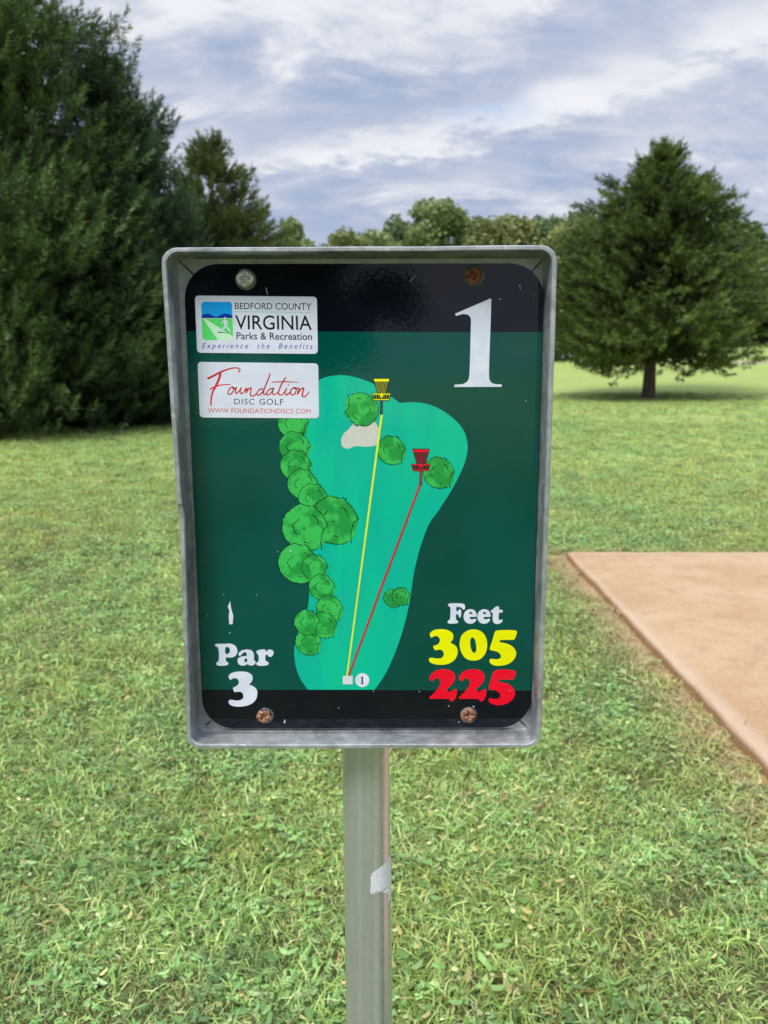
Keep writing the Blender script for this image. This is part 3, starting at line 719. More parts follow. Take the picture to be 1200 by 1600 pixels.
PR = dict(
    black=print_mat('print_black', (8, 10, 22)), green=print_mat('print_dark_green', (0, 67, 60), (0, 63, 54), 8.0),
    teal=print_mat('print_teal', (0, 170, 132), (0, 160, 136), 14.0, 0.3, 0.7, stretch=(4, 1, 0.8)), sand=print_mat('print_sand', (190, 190, 180), (178, 178, 170), 900.0),
    bush=print_mat('print_bush_green', (52, 168, 76), (30, 134, 58), 75.0, 0.42, 0.58), ink=print_mat('print_ink', (8, 26, 14)), white=print_mat('print_white', (224, 228, 242), (212, 216, 232), 50.0),
    yellow=print_mat('print_yellow', (238, 238, 0)), red=print_mat('print_red', (228, 0, 40)), line_y=print_mat('print_line_yellow', (222, 240, 60)), line_r=print_mat('print_line_red', (172, 36, 54)),
    vinyl=print_mat('sticker_vinyl', (222, 225, 240), (210, 213, 228), 30.0, rough=0.18), text=print_mat('print_charcoal', (26, 28, 38)), navy=print_mat('print_navy', (20, 50, 140)),
    blue=print_mat('print_sky_blue', (28, 150, 222)), lgreen=print_mat('print_light_green', (84, 196, 100)), path=print_mat('print_pale_path', (178, 214, 184)),
    brick=print_mat('print_brick_red', (190, 36, 48), (160, 40, 48), 30.0), italic=print_mat('print_italic_blue', (44, 52, 150)), grey=print_mat('print_grey', (196, 196, 198)), dgrey=print_mat('print_dark_grey', (50, 62, 62)),
    mint=print_mat('print_mint_line', (120, 190, 170)))

base_xy = on_z(580, 1790, 0.0)
POLE_R = 0.0240
def pole_axis():
    y0 = D_BACK+0.004+POLE_R
    a = Vector(on_y(571.6, 1170, y0))          # under the tray
    ln = R(6.5)
    b = Vector(on_y(577.3, 1600, y0-0.045))
    d = (a-b).normalized()
    foot = b + d*((-0.02-b.z)/d.z)
    return a, b, d, foot
PA, PB, PD, PF = pole_axis()
sign = empty('tee_sign', (PF.x, PF.y, 0)); tag(sign, 'green and black disc golf sign numbered 1 in a steel tray on a post', 'sign')
OFF = Vector((PF.x, PF.y, 0))
def part(name, V, F, mats, parent, smooth=False, midx=None):
    if parent is sign:
        return mesh_obj(name, [(v[0]-OFF.x, v[1]-OFF.y, v[2]) for v in V], F, mats, parent, smooth, midx)
    return mesh_obj(name, [(v[0]-OFF.x, v[1]-OFF.y, v[2]) for v in V], F, mats, parent, smooth, midx)

# ---- outlines
def rquad(c, rad, nc=8, ns=24):
    """rounded quadrilateral, c = TL,TR,BR,BL in (x,z)"""
    out = []; c = [Vector(q) for q in c]
    if not isinstance(rad, (list, tuple)): rad = [rad]*4
    arcs = []
    for i in range(4):
        p, a, b = c[i], (c[i-1]-c[i]).normalized(), (c[(i+1) % 4]-c[i]).normalized()
        ang = a.angle(b); tl = rad[i]/math.tan(ang/2)
        s, e = p+a*tl, p+b*tl; ctr = p+(a+b).normalized()*(rad[i]/math.sin(ang/2))
        v0, v1 = s-ctr, e-ctr; th = v0.angle(v1); cr = v0.x*v1.y-v0.y*v1.x; sg = 1 if cr > 0 else -1
        arc = []
        for k in range(nc+1):
            q = sg*th*k/nc; arc.append(ctr+Vector((v0.x*math.cos(q)-v0.y*math.sin(q), v0.x*math.sin(q)+v0.y*math.cos(q))))
        arcs.append(arc)
    for i in range(4):
        out += arcs[i]; a, b = arcs[i][-1], arcs[(i+1) % 4][0]
        for k in range(1, ns): out.append(a.lerp(b, k/ns))
    return out
def pq(px4, y): return [(on_y(a, b, y)[0], on_y(a, b, y)[2]) for a, b in px4]
def to3(L, y): return [(p.x, y, p.y) for p in L]
RIM_O = [(250.5, 386.8), (872.5, 383.0), (845.6, 1169.3), (292.5, 1171.2)]
RIM_I = [(259.8, 394.8), (863.2, 391.6), (838.2, 1162.6), (299.6, 1163.6)]
BACK = [(276.0, 403.8), (850.5, 402.5), (827.0, 1139.0), (311.5, 1140.0)]
zk = on_y(277, 790, D0)[2]; zt = on_y(250, 420, D0)[2]; zb_ = on_y(290, 1150, D0)[2]
def dent(L, amp):
    out = []
    xs = [p.x for p in L]; mid = (min(xs)+max(xs))/2
    for p in L:
        q = p.copy(); w_ = max(0.0, min(1.0, (mid-p.x)/(mid-min(xs))*6-4.2))
        if p.y > zk: k = max(0.0, (zt-p.y)/(zt-zk))*0.0022
        else: k = max(0.0, (p.y-zb_)/(zk-zb_))*0.0040
        q.x += k*w_*amp
        q.x += mnoise.noise(Vector((p.x*14, p.y*14, 3)))*0.0005; q.y += mnoise.noise(Vector((p.x*14, p.y*14, 7)))*0.0005
        out.append(q)
    return out
def shrink(L, d):
    n = len(L); out = []
    for i in range(n):
        a, b = L[i-1], L[(i+1) % n]; tdir = (b-a).normalized(); nrm = Vector((tdir.y, -tdir.x)); out.append(L[i]+nrm*d)
    return out
def frame():
    o_ = dent(rquad(pq(RIM_O, D0), 0.0135, 10, 40), 1.0)
    i_ = dent(rquad(pq(RIM_I, D0), 0.0098, 10, 40), 1.0)
    b_ = rquad(pq(BACK, D_BACK), 0.0035, 10, 40)
    cx = sum(p.x for p in o_)/len(o_); cz = sum(p.y for p in o_)/len(o_)
    sgn = 1 if (shrink(o_, 0.001)[0]-Vector((cx, cz))).length < (o_[0]-Vector((cx, cz))).length else -1
    loops = [to3(shrink(o_, sgn*0.0045), D_BACK+0.003), to3(o_, D0+0.0015), to3(shrink(o_, sgn*0.0009), D0),
             to3(shrink(i_, -sgn*0.0009), D0), to3(i_, D0+0.0013), to3(shrink(b_, -sgn*0.0015), D_BACK-0.0035), to3(shrink(b_, sgn*0.0008), D_BACK)]
    V, F = loft(loops)
    n = len(o_); F.append(tuple(range(n))[::-1])
    mi = []
    for f_ in F:
        k = min(f_)//n if len(f_) == 4 else 9
        mi.append(1 if k in (1, 2, 3) else 0)
    o = part('frame', V, F, [M_GALV, M_RIM], sign, True, mi)
    for pl in o.data.polygons:
        if pl.loop_total > 4: pl.use_smooth = False
    m = o.modifiers.new('edges', 'EDGE_SPLIT'); m.split_angle = R(42)
    return o
fr = frame()
def ribbon(pts, w0, w1=None, y=D_PAN, smooth=True):
    """flat stroke through photo-traced points; returns verts, faces in the plane y"""
    P = [Vector((on_y(a, b, y)[0], on_y(a, b, y)[2])) for a, b in pts]
    ws = w0 if isinstance(w0, (list, tuple)) else [w0 + ((w1 if w1 is not None else w0)-w0)*i/max(1, len(P)-1) for i in range(len(P))]
    k = y/FPX*1.01
    V = []; F = []
    for i, p in enumerate(P):
        d = (P[min(i+1, len(P)-1)]-P[max(i-1, 0)])
        d = d.normalized() if d.length > 0 else Vector((1, 0)); nn = Vector((-d.y, d.x))*ws[i]*k/2
        V += [(p.x+nn.x, y, p.y+nn.y), (p.x-nn.x, y, p.y-nn.y)]
    for i in range(len(P)-1): F.append((2*i, 2*i+1, 2*i+3, 2*i+2))
    return V, F
def crm(pts, n=6, closed=True):
    """Catmull-Rom through traced points; a third element marks a corner"""
    out = []; N = len(pts)
    segs = range(N if closed else N-1)
    for i in segs:
        p1 = pts[i]; p2 = pts[(i+1) % N]
        p0 = pts[i-1] if (closed or i > 0) else p1
        p3 = pts[(i+2) % N] if (closed or i+2 < N) else p2
        if len(p1) > 2: p0 = (2*p1[0]-p2[0], 2*p1[1]-p2[1])
        if len(p2) > 2: p3 = (2*p2[0]-p1[0], 2*p2[1]-p1[1])
        if len(p1) > 2 and len(p2) > 2: out.append((p1[0], p1[1])); continue
        a0, a1, a2, a3 = [Vector(q[:2]) for q in (p0, p1, p2, p3)]
        def tj(a, b): return max(1e-4, (b-a).length)**0.5
        t0 = 0; t1 = t0+tj(a0, a1); t2 = t1+tj(a1, a2); t3 = t2+tj(a2, a3)
        for k in range(n):
            s = t1+(t2-t1)*k/n
            A1 = a0*((t1-s)/(t1-t0))+a1*((s-t0)/(t1-t0)); A2 = a1*((t2-s)/(t2-t1))+a2*((s-t1)/(t2-t1)); A3 = a2*((t3-s)/(t3-t2))+a3*((s-t2)/(t3-t2))
            B1 = A1*((t2-s)/(t2-t0))+A2*((s-t0)/(t2-t0)); B2 = A2*((t3-s)/(t3-t1))+A3*((s-t1)/(t3-t1))
            q = B1*((t2-s)/(t2-t1))+B2*((s-t1)/(t2-t1)); out.append((q.x, q.y))
    if not closed: out.append(tuple(pts[-1][:2]))
    return out
def poly(loops, y):
    L = [[Vector((on_y(a, b, y)[0], on_y(a, b, y)[2], 0)) for a, b in lp] for lp in loops]
    tr = tessellate_polygon(L)
    V = [(p.x, y, p.y) for lp in L for p in lp]
    F = []
    for a, b, c in tr:
        pa, pb, pc = V[a], V[b], V[c]
        cr = (pb[0]-pa[0])*(pc[2]-pa[2])-(pb[2]-pa[2])*(pc[0]-pa[0])
        F.append((a, b, c) if cr > 0 else (a, c, b))      # faces -y
    return V, F
class Acc:
    def __init__(s): s.V = []; s.F = []; s.M = []
    def add(s, VF, mi=0):
        o = len(s.V); s.V += VF[0]; s.F += [tuple(i+o for i in f) for f in VF[1]]; s.M += [mi]*len(VF[1]); return s
    def make(s, name, mats, parent, label=None):
        # every face looks at -y
        F = []
        for f_ in s.F:
            a, b, c = [s.V[i] for i in f_[:3]]
            cr = (b[0]-a[0])*(c[2]-a[2])-(b[2]-a[2])*(c[0]-a[0])
            F.append(f_ if cr > 0 else f_[::-1])
        o = part(name, s.V, F, mats, parent, False, s.M)
        if label: o['label'] = label
        return o
def lay(n): return D_PAN-n*D_LAY
def circ(cx, cy, r, n=20): return [(cx+r*math.cos(2*math.pi*i/n), cy+r*math.sin(2*math.pi*i/n)) for i in range(n)]
def rrect_px(c, r, nc=6):
    """rounded quad straight in traced pixels"""
    return [(p.x, p.y) for p in rquad(c, r, nc, 1)]
def tr_(pts, ox, oy, s): return [((p[0]/s+ox, p[1]/s+oy) + tuple(p[2:])) for p in pts]

# ---- corner slits of the tray
for a, b in (((277.5, 405.5), (305.5, 432.0)), ((848.2, 404.8), (829, 426.5)), ((824, 1137.5), (808.5, 1122.5)), ((330.5, 1125.5), (322.5, 1132.5))):
    V, F = ribbon([a, ((a[0]+b[0])/2+0.4, (a[1]+b[1])/2), b], [1.2, 2.2, 2.0], y=D_BACK-0.0004)
    part('corner_slit', V, [f_[::-1] for f_ in F], PR['text'], fr)

for a, b, w_ in (((276.2, 789.6), (287.5, 787.4), 0.9), ((278, 792), (284, 790.5), 0.6)):
    V, F = ribbon([a, ((a[0]+b[0])/2, (a[1]+b[1])/2+0.3), b], [w_, w_*1.2, w_*0.6], y=D0-0.0003)
    part('crack', V, [f_[::-1] for f_ in F], PR['text'], fr)
# ---- panel
PQ = [(286.0, 412.6), (851.2, 411.4), (828.8, 1137.0), (317.6, 1138.4)]
pl = rquad(pq(PQ, D_PAN), 0.030, 16, 6)
cx = sum(p.x for p in pl)/len(pl)
V, F = loft([to3(pl, D_PAN+0.0026), to3(pl, D_PAN+0.0006), to3([p+(Vector((cx, p.y))-p).normalized()*0.0004 for p in pl], D_PAN)])
panel = part('panel', V, F, PR['black'], sign)
# green field, clipped to the panel's rounded sides
A = Acc(); A.add(poly([[(289.9+0.9, 517.4), (847.9-0.8, 519.2), (830.7-0.9, 1079.0), (315.0+0.9, 1077.3)]], lay(1))); A.make('printed_field', [PR['green']], panel)
FW = [(525, 586.5), (545, 587.3), (562, 591.5), (580, 598), (603, 614), (625, 629.5, 1), (651, 628.6), (676, 634), (705, 651), (724, 672), (730.8, 697.5), (726, 723), (710, 758), (686, 797, 1), (672, 816), (661, 842), (652, 872), (646.6, 896.5), (640, 940), (631, 979), (618, 1018), (602.7, 1052), (585.7, 1077.6, 1), (481, 1077.6, 1), (468, 1058), (461, 1035), (460.4, 1010), (470, 975), (480, 953), (483, 915), (478, 880), (470, 850), (470, 800), (475, 770), (465, 740), (460, 700), (460, 650), (480, 612), (500, 593)]
A = Acc(); A.add(poly([crm(FW)], lay(2))); A.make('printed_fairway', [PR['teal']], panel)
SB = tr_([(130, 500), (95, 540), (40, 592), (20, 650), (32, 712), (75, 732), (120, 722), (160, 708), (240, 712), (310, 710), (360, 698), (395, 650), (402, 590), (385, 520), (350, 470), (300, 440), (200, 440), (150, 480)], 530, 585, 6.316)
A = Acc(); A.add(poly([crm(SB)], lay(3))); A.make('printed_bunker', [PR['sand']], panel)

BUSH_FILL = [(-.15, -1.05), (.29, -.95), (.57, -.80), (.82, -.56), (.94, -.35), (1.04, -.08), (.99, .2), (.95, .45), (.86, .68), (.61, .89), (.35, .98), (.05, .97), (-.2, .92), (-.55, .74), (-.79, .5), (-.94, .15), (-.96, -.12), (-.92, -.35), (-.80, -.60), (-.56, -.83)]
BUSH_LINES = [
    [(-.56, -.83), (-.36, -.95), (-.15, -1.05), (.05, -.98), (.29, -.93)],
    [(.34, -.94), (.42, -.99), (.47, -.90), (.55, -.92), (.53, -.82), (.66, -.72), (.80, -.56)],
    [(.83, -.52), (.90, -.38), (1.0, -.20), (1.05, -.08), (.88, .04), (.80, .22), (.76, .45), (.73, .66), (.78, .94)],
    [(.60, .86), (.48, .93), (.35, .96)], [(.28, .98), (.05, .97), (-.2, .92), (-.4, .83), (-.58, .70)],
    [(-.60, .68), (-.79, .5), (-.88, .3), (-.95, .12), (-.96, -.12), (-.92, -.35)], [(-.90, -.40), (-.80, -.60), (-.58, -.81)],
    [(-.21, -.42), (-.30, -.30), (-.47, -.16), (-.45, .08), (-.31, .26)],
    [(.35, -.60), (.42, -.53), (.47, -.52), (.53, -.42), (.58, -.38), (.62, -.18)], [(0, .61), (.1, .63), (.24, .69)]]
LV = [4]
def bush(cx, cy, r, rot=0.0, flip=1, seed=0):
    rnd = random.Random(seed+int(cx*7))
    c, s = math.cos(rot), math.sin(rot)
    def T(p, j=0.0):
        x, y = p[0]*flip+rnd.uniform(-j, j), p[1]+rnd.uniform(-j, j); return (cx+(x*c-y*s)*r, cy+(x*s+y*c)*r)
    A = Acc(); l0 = LV[0]; LV[0] += 2
    A.add(poly([[T(p, 0.014) for p in crm(BUSH_FILL, 3)]], lay(l0)), 0)
    for ln in BUSH_LINES:
        q = crm(ln, 3, False); w_ = max(1.0, 0.036*r)
        A.add(ribbon([T(p, 0.016) for p in q], [w_*rnd.uniform(0.6, 1.35) for _ in q], y=lay(l0+1)), 1)
    A.add(poly([circ(*T((0.0, 0.03)), max(0.9, 0.035*r), 8)], lay(l0+1)), 1)
    A.make('printed_bush', [PR['bush'], PR['ink']], panel)
for b in [(457, 662, 24), (459.5, 699, 24.5), (461.5, 728, 24.5), (472, 757, 24), (488.5, 779, 23), (520.5, 814, 37.5), (475, 825, 36), (464.5, 881, 31), (491, 887, 20.5), (502, 918, 20.5), (514, 952, 21), (481, 1004, 20.5), (505, 977, 20.5), (479, 973, 20),
          (610.5, 704, 22.5), (684.5, 739, 24.5), (613, 935, 14), (626, 932, 14)]: bush(*b)
bush(566, 639, 26, math.pi*0.97, 1)
L0 = LV[0]+1
A = Acc(); A.add(ribbon([(596.6, 647), (569.5, 851), (542.2, 1056.5)], [3.3, 2.9, 2.5], y=lay(L0))); A.make('printed_line', [PR['line_y']], panel)
A = Acc(); A.add(ribbon([(656.6, 757), (600, 907), (544.6, 1056.5)], [3.2, 3.4, 3.2], y=lay(L0+1))); A.make('printed_line', [PR['line_r']], panel)
def basket(ox, oy, colour, pole_c, ink):
    q = lambda pts: tr_(pts, 530+ox/6.316, 585+oy/6.316, 6.316)
    A = Acc(); l = L0+2
    P_ = lambda pts, lv, mi: A.add(poly([[tuple(p[:2]) for p in q(pts)]], lay(l+lv)), mi)
    P_([(336, 36), (500, 36), (503, 48), (493, 78), (464, 186), (512, 184), (512, 198), (494, 258), (340, 258), (322, 198), (322, 184), (374, 186), (345, 78), (333, 48)], 0, 0)
    P_([(343, 44), (492, 44), (494, 52), (486, 70), (349, 70), (341, 52)], 1, 1)
    for k in range(8):
        x0 = 358+k*17.2; x1 = 384+k*10.0; P_([(x0-1.5, 70), (x0+1.5, 70), (x1+1.0, 188), (x1-1.0, 188)], 1, 1)
    P_([(328, 190), (506, 190), (505, 200), (329, 200)], 2, 1); P_([(343, 244), (491, 244), (490, 253), (344, 253)], 2, 1)
    for k in range(7):
        x0 = 335+k*27; x1 = 348+k*23.4; P_([(x0-1.5, 200), (x0+1.5, 200), (x1+1.2, 245), (x1-1.2, 245)], 1, 1)
    P_([(400, 200), (418, 182), (436, 200), (424, 228), (412, 228)], 3, 1)
    P_([(404, 258), (430, 258), (428, 398), (402, 398)], 0, 0); P_([(410, 258), (424, 258), (422, 390), (409, 390)], 1, 2)
    A.make('printed_basket', [ink, PR[colour], pole_c], panel)
basket(0, 0, 'yellow', PR['dgrey'], PR['text']); basket(388.5, 697, 'red', PR['line_r'], PR['text'])
# start box and its number disc
A = Acc(); A.add(poly([tr_([(113, 222), (420, 222), (420, 484), (113, 484)], 530, 1045, 20)], lay(L0+2))); A.make('printed_start_box', [PR['grey']], panel)
A = Acc(); A.add(poly([circ(530+722/20, 1045+355/20, 10.9, 40)], lay(L0)))
A.add(poly([tr_([(745, 245), (742, 455), (752, 472), (772, 476), (772, 482), (655, 482), (655, 476), (688, 470), (696, 455), (697, 300), (690, 287), (656, 290), (656, 282), (700, 262), (728, 243)], 530, 1045, 20)], lay(L0+1)), 1)
A.make('printed_number_disc', [PR['white'], PR['text']], panel)

# ---- lettering, traced letter by letter
GL = {}
A = Acc()
one = [(693, 75, 1), (722, 72, 1), (720, 150, 1), (708, 560, 1), (690, 1000, 1), (683, 1340, 1), (690, 1410), (720, 1465), (775, 1492), (840, 1500, 1), (897, 1500, 1), (893, 1540, 1), (107, 1543, 1), (107, 1505, 1), (180, 1500, 1), (260, 1490), (320, 1450), (348, 1400), (360, 1300, 1), (375, 800, 1), (383, 450, 1), (378, 395), (340, 345), (275, 328), (210, 335), (135, 358, 1), (117, 322, 1)]
A.add(poly([crm(tr_(one, 700, 460, 10.667))], lay(3))); A.make('printed_numeral', [PR['white']], panel)
P1 = [(75, 85), (110, 72), (250, 72), (370, 70), (450, 110), (492, 200), (465, 285), (400, 325), (275, 325, 1), (278, 395), (320, 425), (322, 455), (290, 475), (125, 478), (98, 455), (100, 425), (135, 395), (132, 160), (110, 130), (75, 110)]
P1h = [(270, 140), (310, 130), (345, 165), (350, 215), (325, 255), (272, 258)]
a1 = [(513, 262), (530, 225), (590, 190), (680, 178), (760, 200), (800, 265), (805, 375), (835, 410), (820, 450), (765, 478), (710, 470), (685, 450, 1), (640, 472), (580, 480), (520, 455), (493, 395), (505, 345), (560, 312), (665, 300, 1), (665, 250), (640, 230), (600, 240), (560, 285), (535, 296), (515, 285)]
a1h = [(633, 352), (620, 385), (632, 410), (655, 415), (675, 395), (673, 352), (652, 346)]
r1 = [(850, 212), (880, 190), (1000, 178), (1020, 190), (1030, 225, 1), (1070, 185), (1115, 178), (1165, 210), (1168, 260), (1130, 312), (1080, 310), (1045, 268), (1020, 290), (1022, 390), (1070, 415), (1078, 445), (1050, 472), (875, 478), (848, 455), (850, 425), (885, 400), (885, 285), (870, 265), (850, 240)]
t1 = [(325, 690), (345, 645), (420, 605), (550, 590), (680, 605), (760, 655), (778, 725), (755, 785), (710, 835, 1), (800, 875), (855, 935), (865, 1010), (840, 1110), (770, 1185), (670, 1230), (530, 1250), (420, 1240), (345, 1205), (325, 1165), (340, 1128), (375, 1120), (480, 1135), (560, 1120), (600, 1080), (600, 1030), (575, 985), (520, 970), (440, 978, 1), (415, 940), (408, 895, 1), (470, 865), (510, 825), (518, 780), (495, 735), (450, 715), (400, 725), (358, 752, 1)]
for lp in ([P1, P1h], [a1, a1h], [r1], [t1]):
    A = Acc(); A.add(poly([crm(tr_(q, 330, 1000, 12)) for q in lp], lay(3))); A.make('printed_letter' if lp[0] is not t1 else 'printed_numeral', [PR['white']], panel)
F1 = [(110, 105), (130, 89), (360, 90), (388, 102), (400, 160), (385, 192), (365, 185), (330, 155), (285, 145), (250, 150, 1), (250, 220, 1), (280, 215), (300, 188), (325, 190), (335, 250), (318, 325), (300, 322), (285, 280), (245, 268, 1), (245, 345), (255, 370), (280, 390), (275, 418), (250, 425), (120, 425), (103, 405), (108, 380), (140, 360), (148, 300), (145, 150), (112, 125)]
e1 = [(375, 310), (395, 235), (440, 195), (500, 183), (560, 205), (596, 262), (600, 312, 1), (475, 318, 1), (490, 350), (530, 358), (562, 345), (585, 352), (588, 375), (550, 415), (490, 432), (425, 415), (385, 365)]
e1h = [(470, 268, 1), (480, 237), (497, 228), (515, 240), (520, 268, 1)]
tt1 = [(838, 215), (870, 190), (920, 145), (960, 132), (978, 145), (980, 195, 1), (1033, 195), (1042, 218), (1030, 240), (978, 240, 1), (974, 350), (988, 368), (1025, 360), (1040, 374), (1025, 405), (985, 430), (930, 435), (885, 410), (872, 360), (872, 245, 1), (842, 236)]
def shx(L, d): return [((p[0]+d, p[1])+tuple(p[2:])) for p in L]
for lp in ([F1], [e1, e1h], [shx(e1, 235), shx(e1h, 235)], [tt1]):
    A = Acc(); A.add(poly([crm(tr_(q, 690, 935, 10.909)) for q in lp], lay(3))); A.make('printed_letter', [PR['white']], panel)
y3 = [(52, 95), (60, 70), (110, 35), (190, 25), (270, 35), (330, 70), (348, 115), (335, 160), (308, 195, 1), (365, 225), (395, 265), (400, 320), (375, 390), (320, 440), (230, 468), (130, 465), (60, 440), (40, 410), (50, 388), (75, 382), (150, 392), (205, 380), (228, 345), (220, 305), (190, 282), (120, 288, 1), (100, 260), (97, 235, 1), (145, 218), (175, 185), (178, 150), (155, 118), (125, 110), (68, 130, 1)]
y0 = [(425, 220), (450, 105), (520, 45), (600, 27), (690, 50), (750, 120), (770, 225), (745, 330), (680, 400), (597, 417), (510, 395), (450, 320)]
y0h = [(580, 127), (610, 145), (630, 210), (633, 290), (608, 322), (580, 300), (560, 230), (560, 155)]
y5 = [(873, 50), (890, 42), (1125, 42), (1140, 55), (1130, 110), (1105, 155), (1090, 158, 1), (935, 160, 1), (922, 175), (940, 190, 1), (1030, 210), (1100, 255), (1133, 320), (1110, 395), (1040, 455), (950, 480), (870, 480), (815, 455), (800, 425), (805, 400), (830, 396), (890, 402), (935, 385), (940, 350), (910, 315), (860, 297), (805, 285, 1), (803, 265), (835, 165)]
for lp in ([y3], [y0, y0h], [y5]):
    A = Acc(); A.add(poly([crm(tr_(q, 665, 980, 8)) for q in lp], lay(3))); A.make('printed_numeral', [PR['yellow']], panel)
r2 = [(48, 155), (70, 110), (130, 62), (220, 45), (310, 60), (360, 105), (368, 160), (345, 215), (300, 260), (267, 300), (275, 320), (310, 325), (345, 305), (372, 292), (388, 310), (388, 360), (365, 420), (330, 448), (308, 440), (290, 415, 1), (55, 415, 1), (42, 403, 1), (60, 385), (130, 315), (175, 250), (185, 205), (165, 165), (130, 155), (85, 190), (58, 182)]
r5 = [(865, 65), (1110, 65), (1127, 80), (1118, 130), (1090, 172), (1075, 174, 1), (915, 178, 1), (910, 190), (925, 205, 1), (1020, 225), (1085, 270), (1118, 335), (1105, 395), (1050, 455), (960, 490), (870, 490), (800, 460), (788, 425), (800, 408), (870, 418), (915, 408), (935, 375), (915, 335), (870, 310), (795, 298, 1), (790, 275), (815, 180)]
for lp in ([r2], [shx(r2, 369)], [r5]):
    A = Acc(); A.add(poly([crm(tr_(q, 665, 1040, 8)) for q in lp], lay(3))); A.make('printed_numeral', [PR['red']], panel)
# chipped paint
A = Acc()
A.add(poly([tr_([(316, 208), (322, 250), (333, 290), (330, 335), (312, 338), (308, 300), (312, 262), (303, 240), (310, 225)], 270, 880, 3.529)], lay(3)))
rs = random.Random(3)
for (sx, sy, sr) in ((812.0, 446.5, 1.1), (812.8, 450.0, 0.9), (781, 467.3, 0.9), (833, 462, 0.6), (821.5, 626, 0.7), (401, 930, 0.7), (349.5, 929, 0.8), (324, 962, 0.6), (529, 1106, 0.7), (583.5, 1080, 0.7), (655, 1080.5, 0.8), (701, 1103, 0.8), (740, 1104, 1.3), (717, 1128, 0.8), (797, 1079, 0.7), (434, 862, 0.7), (454, 860.5, 1.3), (444.5, 1128.5, 1.8), (445.2, 1125.5, 1.2), (359, 989, 1.0), (572, 668, 0.6)):
    A.add(poly([[(sx+sr*rs.uniform(0.6, 1.2)*math.cos(k*0.9), sy+sr*rs.uniform(0.6, 1.3)*math.sin(k*0.9)) for k in range(7)]], lay(L0+6)))
A.add(ribbon([(415.5, 449), (417, 456), (418.5, 461)], [0.4, 0.8, 0.4], y=lay(4)))
A.add(ribbon([(640, 440), (645, 435), (649, 431)], [0.4, 0.6, 0.3], y=lay(4)))
tag(A.make('chipped_paint', [PR['vinyl']], panel), kind='stuff')

# ---- stickers
ST0 = D_PAN-0.00035-0*D_LAY
def sticker(c, label, top):
    L = rquad(pq(c, top), 0.0033, 8, 1)
    V, F = loft([to3(L, D_PAN-1e-5), to3(L, top)])
    o = part('sticker', V, F, PR['vinyl'], sign); o['label'] = label; return o
STF = lay(L0+8)
s1 = sticker([(304.4, 461.8), (495.2, 463.6), (496.6, 553.0), (308.0, 551.2)], 'white county parks sticker with a walker logo', STF)
s2 = sticker([(308.6, 565.4), (497.2, 567.8), (498.5, 653.6), (312.2, 652.3)], 'white disc golf sticker with red script lettering', STF)
def st(n): return STF-n*D_LAY
def text(s, quad, mat, parent, name='lettering', bold=0.0, shear=0.0, spacing=1.0, lv=1):
    cu = bpy.data.curves.new('t', 'FONT'); cu.body = s; cu.offset = bold; cu.shear = shear; cu.space_character = spacing; cu.resolution_u = 4
    o = bpy.data.objects.new('t', cu); COL.objects.link(o)
    bpy.context.view_layer.update(); dg = bpy.context.evaluated_depsgraph_get()
    me = o.evaluated_get(dg).to_mesh()
    P = [v.co.copy() for v in me.vertices]; F = [tuple(p.vertices) for p in me.polygons]
    o.evaluated_get(dg).to_mesh_clear(); bpy.data.objects.remove(o); bpy.data.curves.remove(cu)
    x0 = min(p.x for p in P); x1 = max(p.x for p in P); y0 = min(p.y for p in P); y1 = max(p.y for p in P)
    TL, TR, BR, BL = [Vector(q) for q in quad]; y = st(lv); V = []
    for p in P:
        u = (p.x-x0)/(x1-x0); v = (p.y-y0)/(y1-y0)
        q = BL.lerp(BR, u).lerp(TL.lerp(TR, u), v); V.append(on_y(q.x, q.y, y))
    A = Acc(); A.add((V, F)); return A.make(name, [mat], parent)
def b2(x, y): return (305+x/6.154, 460+y/6.154)
def f2(x, y): return (310+x/6.316, 565+y/6.316)
text('BEDFORD COUNTY', [b2(383, 80), b2(1118, 84), b2(1117, 150), b2(383, 142)], PR['text'], s1, bold=0.004)
text('VIRGINIA', [b2(383, 200), b2(1118, 203), b2(1122, 344), b2(386, 337)], PR['text'], s1, bold=0.006)
text('Parks & Recreation', [b2(396, 364), b2(1122, 371), b2(1124, 440), b2(398, 433)], PR['text'], s1, bold=0.010)
text('Experience  the  Benefits', [b2(64, 466), b2(1128, 472), b2(1130, 540), b2(66, 534)], PR['italic'], s1, bold=0.004, shear=0.30, spacing=1.45)
A = Acc(); A.add(ribbon([b2(381, 164), b2(1108, 176)], 0.9, y=st(1))); A.make('rule', [PR['mint']], s1)
# walker logo: sky, ridge, field, path, walking figure
A = Acc()
logo = [b2(56, 70), b2(354, 72), b2(366, 440), b2(68, 440)]
A.add(poly([rrect_px(logo, 5.0)], st(1)), 0)
def clipx(y): return (56+(y-70)*0.0324+0.4, 354+(y-72)*0.0326-0.4)
sky_p = rrect_px([b2(56, 70), b2(354, 72), (b2(360, 230)), b2(61, 230)], 0.4, 2)
sky_p = [b2(61, 232), b2(57, 105)] + [b2(57+34-34*math.cos(q), 104-34*math.sin(q)) for q in (0.3, 0.7, 1.1, 1.57)] + [b2(323+32*math.sin(q), 105-33*math.cos(q)) for q in (0, 0.5, 1.0, 1.45)] + [b2(359, 232)]
A.add(poly([sky_p], st(2)), 1)
A.add(poly([crm([b2(60, 205)+(1,), b2(85, 192), b2(115, 184), b2(150, 194), b2(200, 214), b2(245, 196), b2(285, 184), b2(325, 190), b2(358, 204)+(1,), b2(360, 230)+(1,), b2(61, 230)+(1,)], 4)], st(3)), 2)
A.add(poly([[b2(78, 236), b2(100, 236), b2(364, 406), b2(366, 420), b2(360, 434), b2(348, 439), b2(218, 439)]], st(2)), 3)
A.add(poly([[b2(61, 229), b2(360, 229), b2(360, 234), b2(61, 234)]], st(4)), 3)
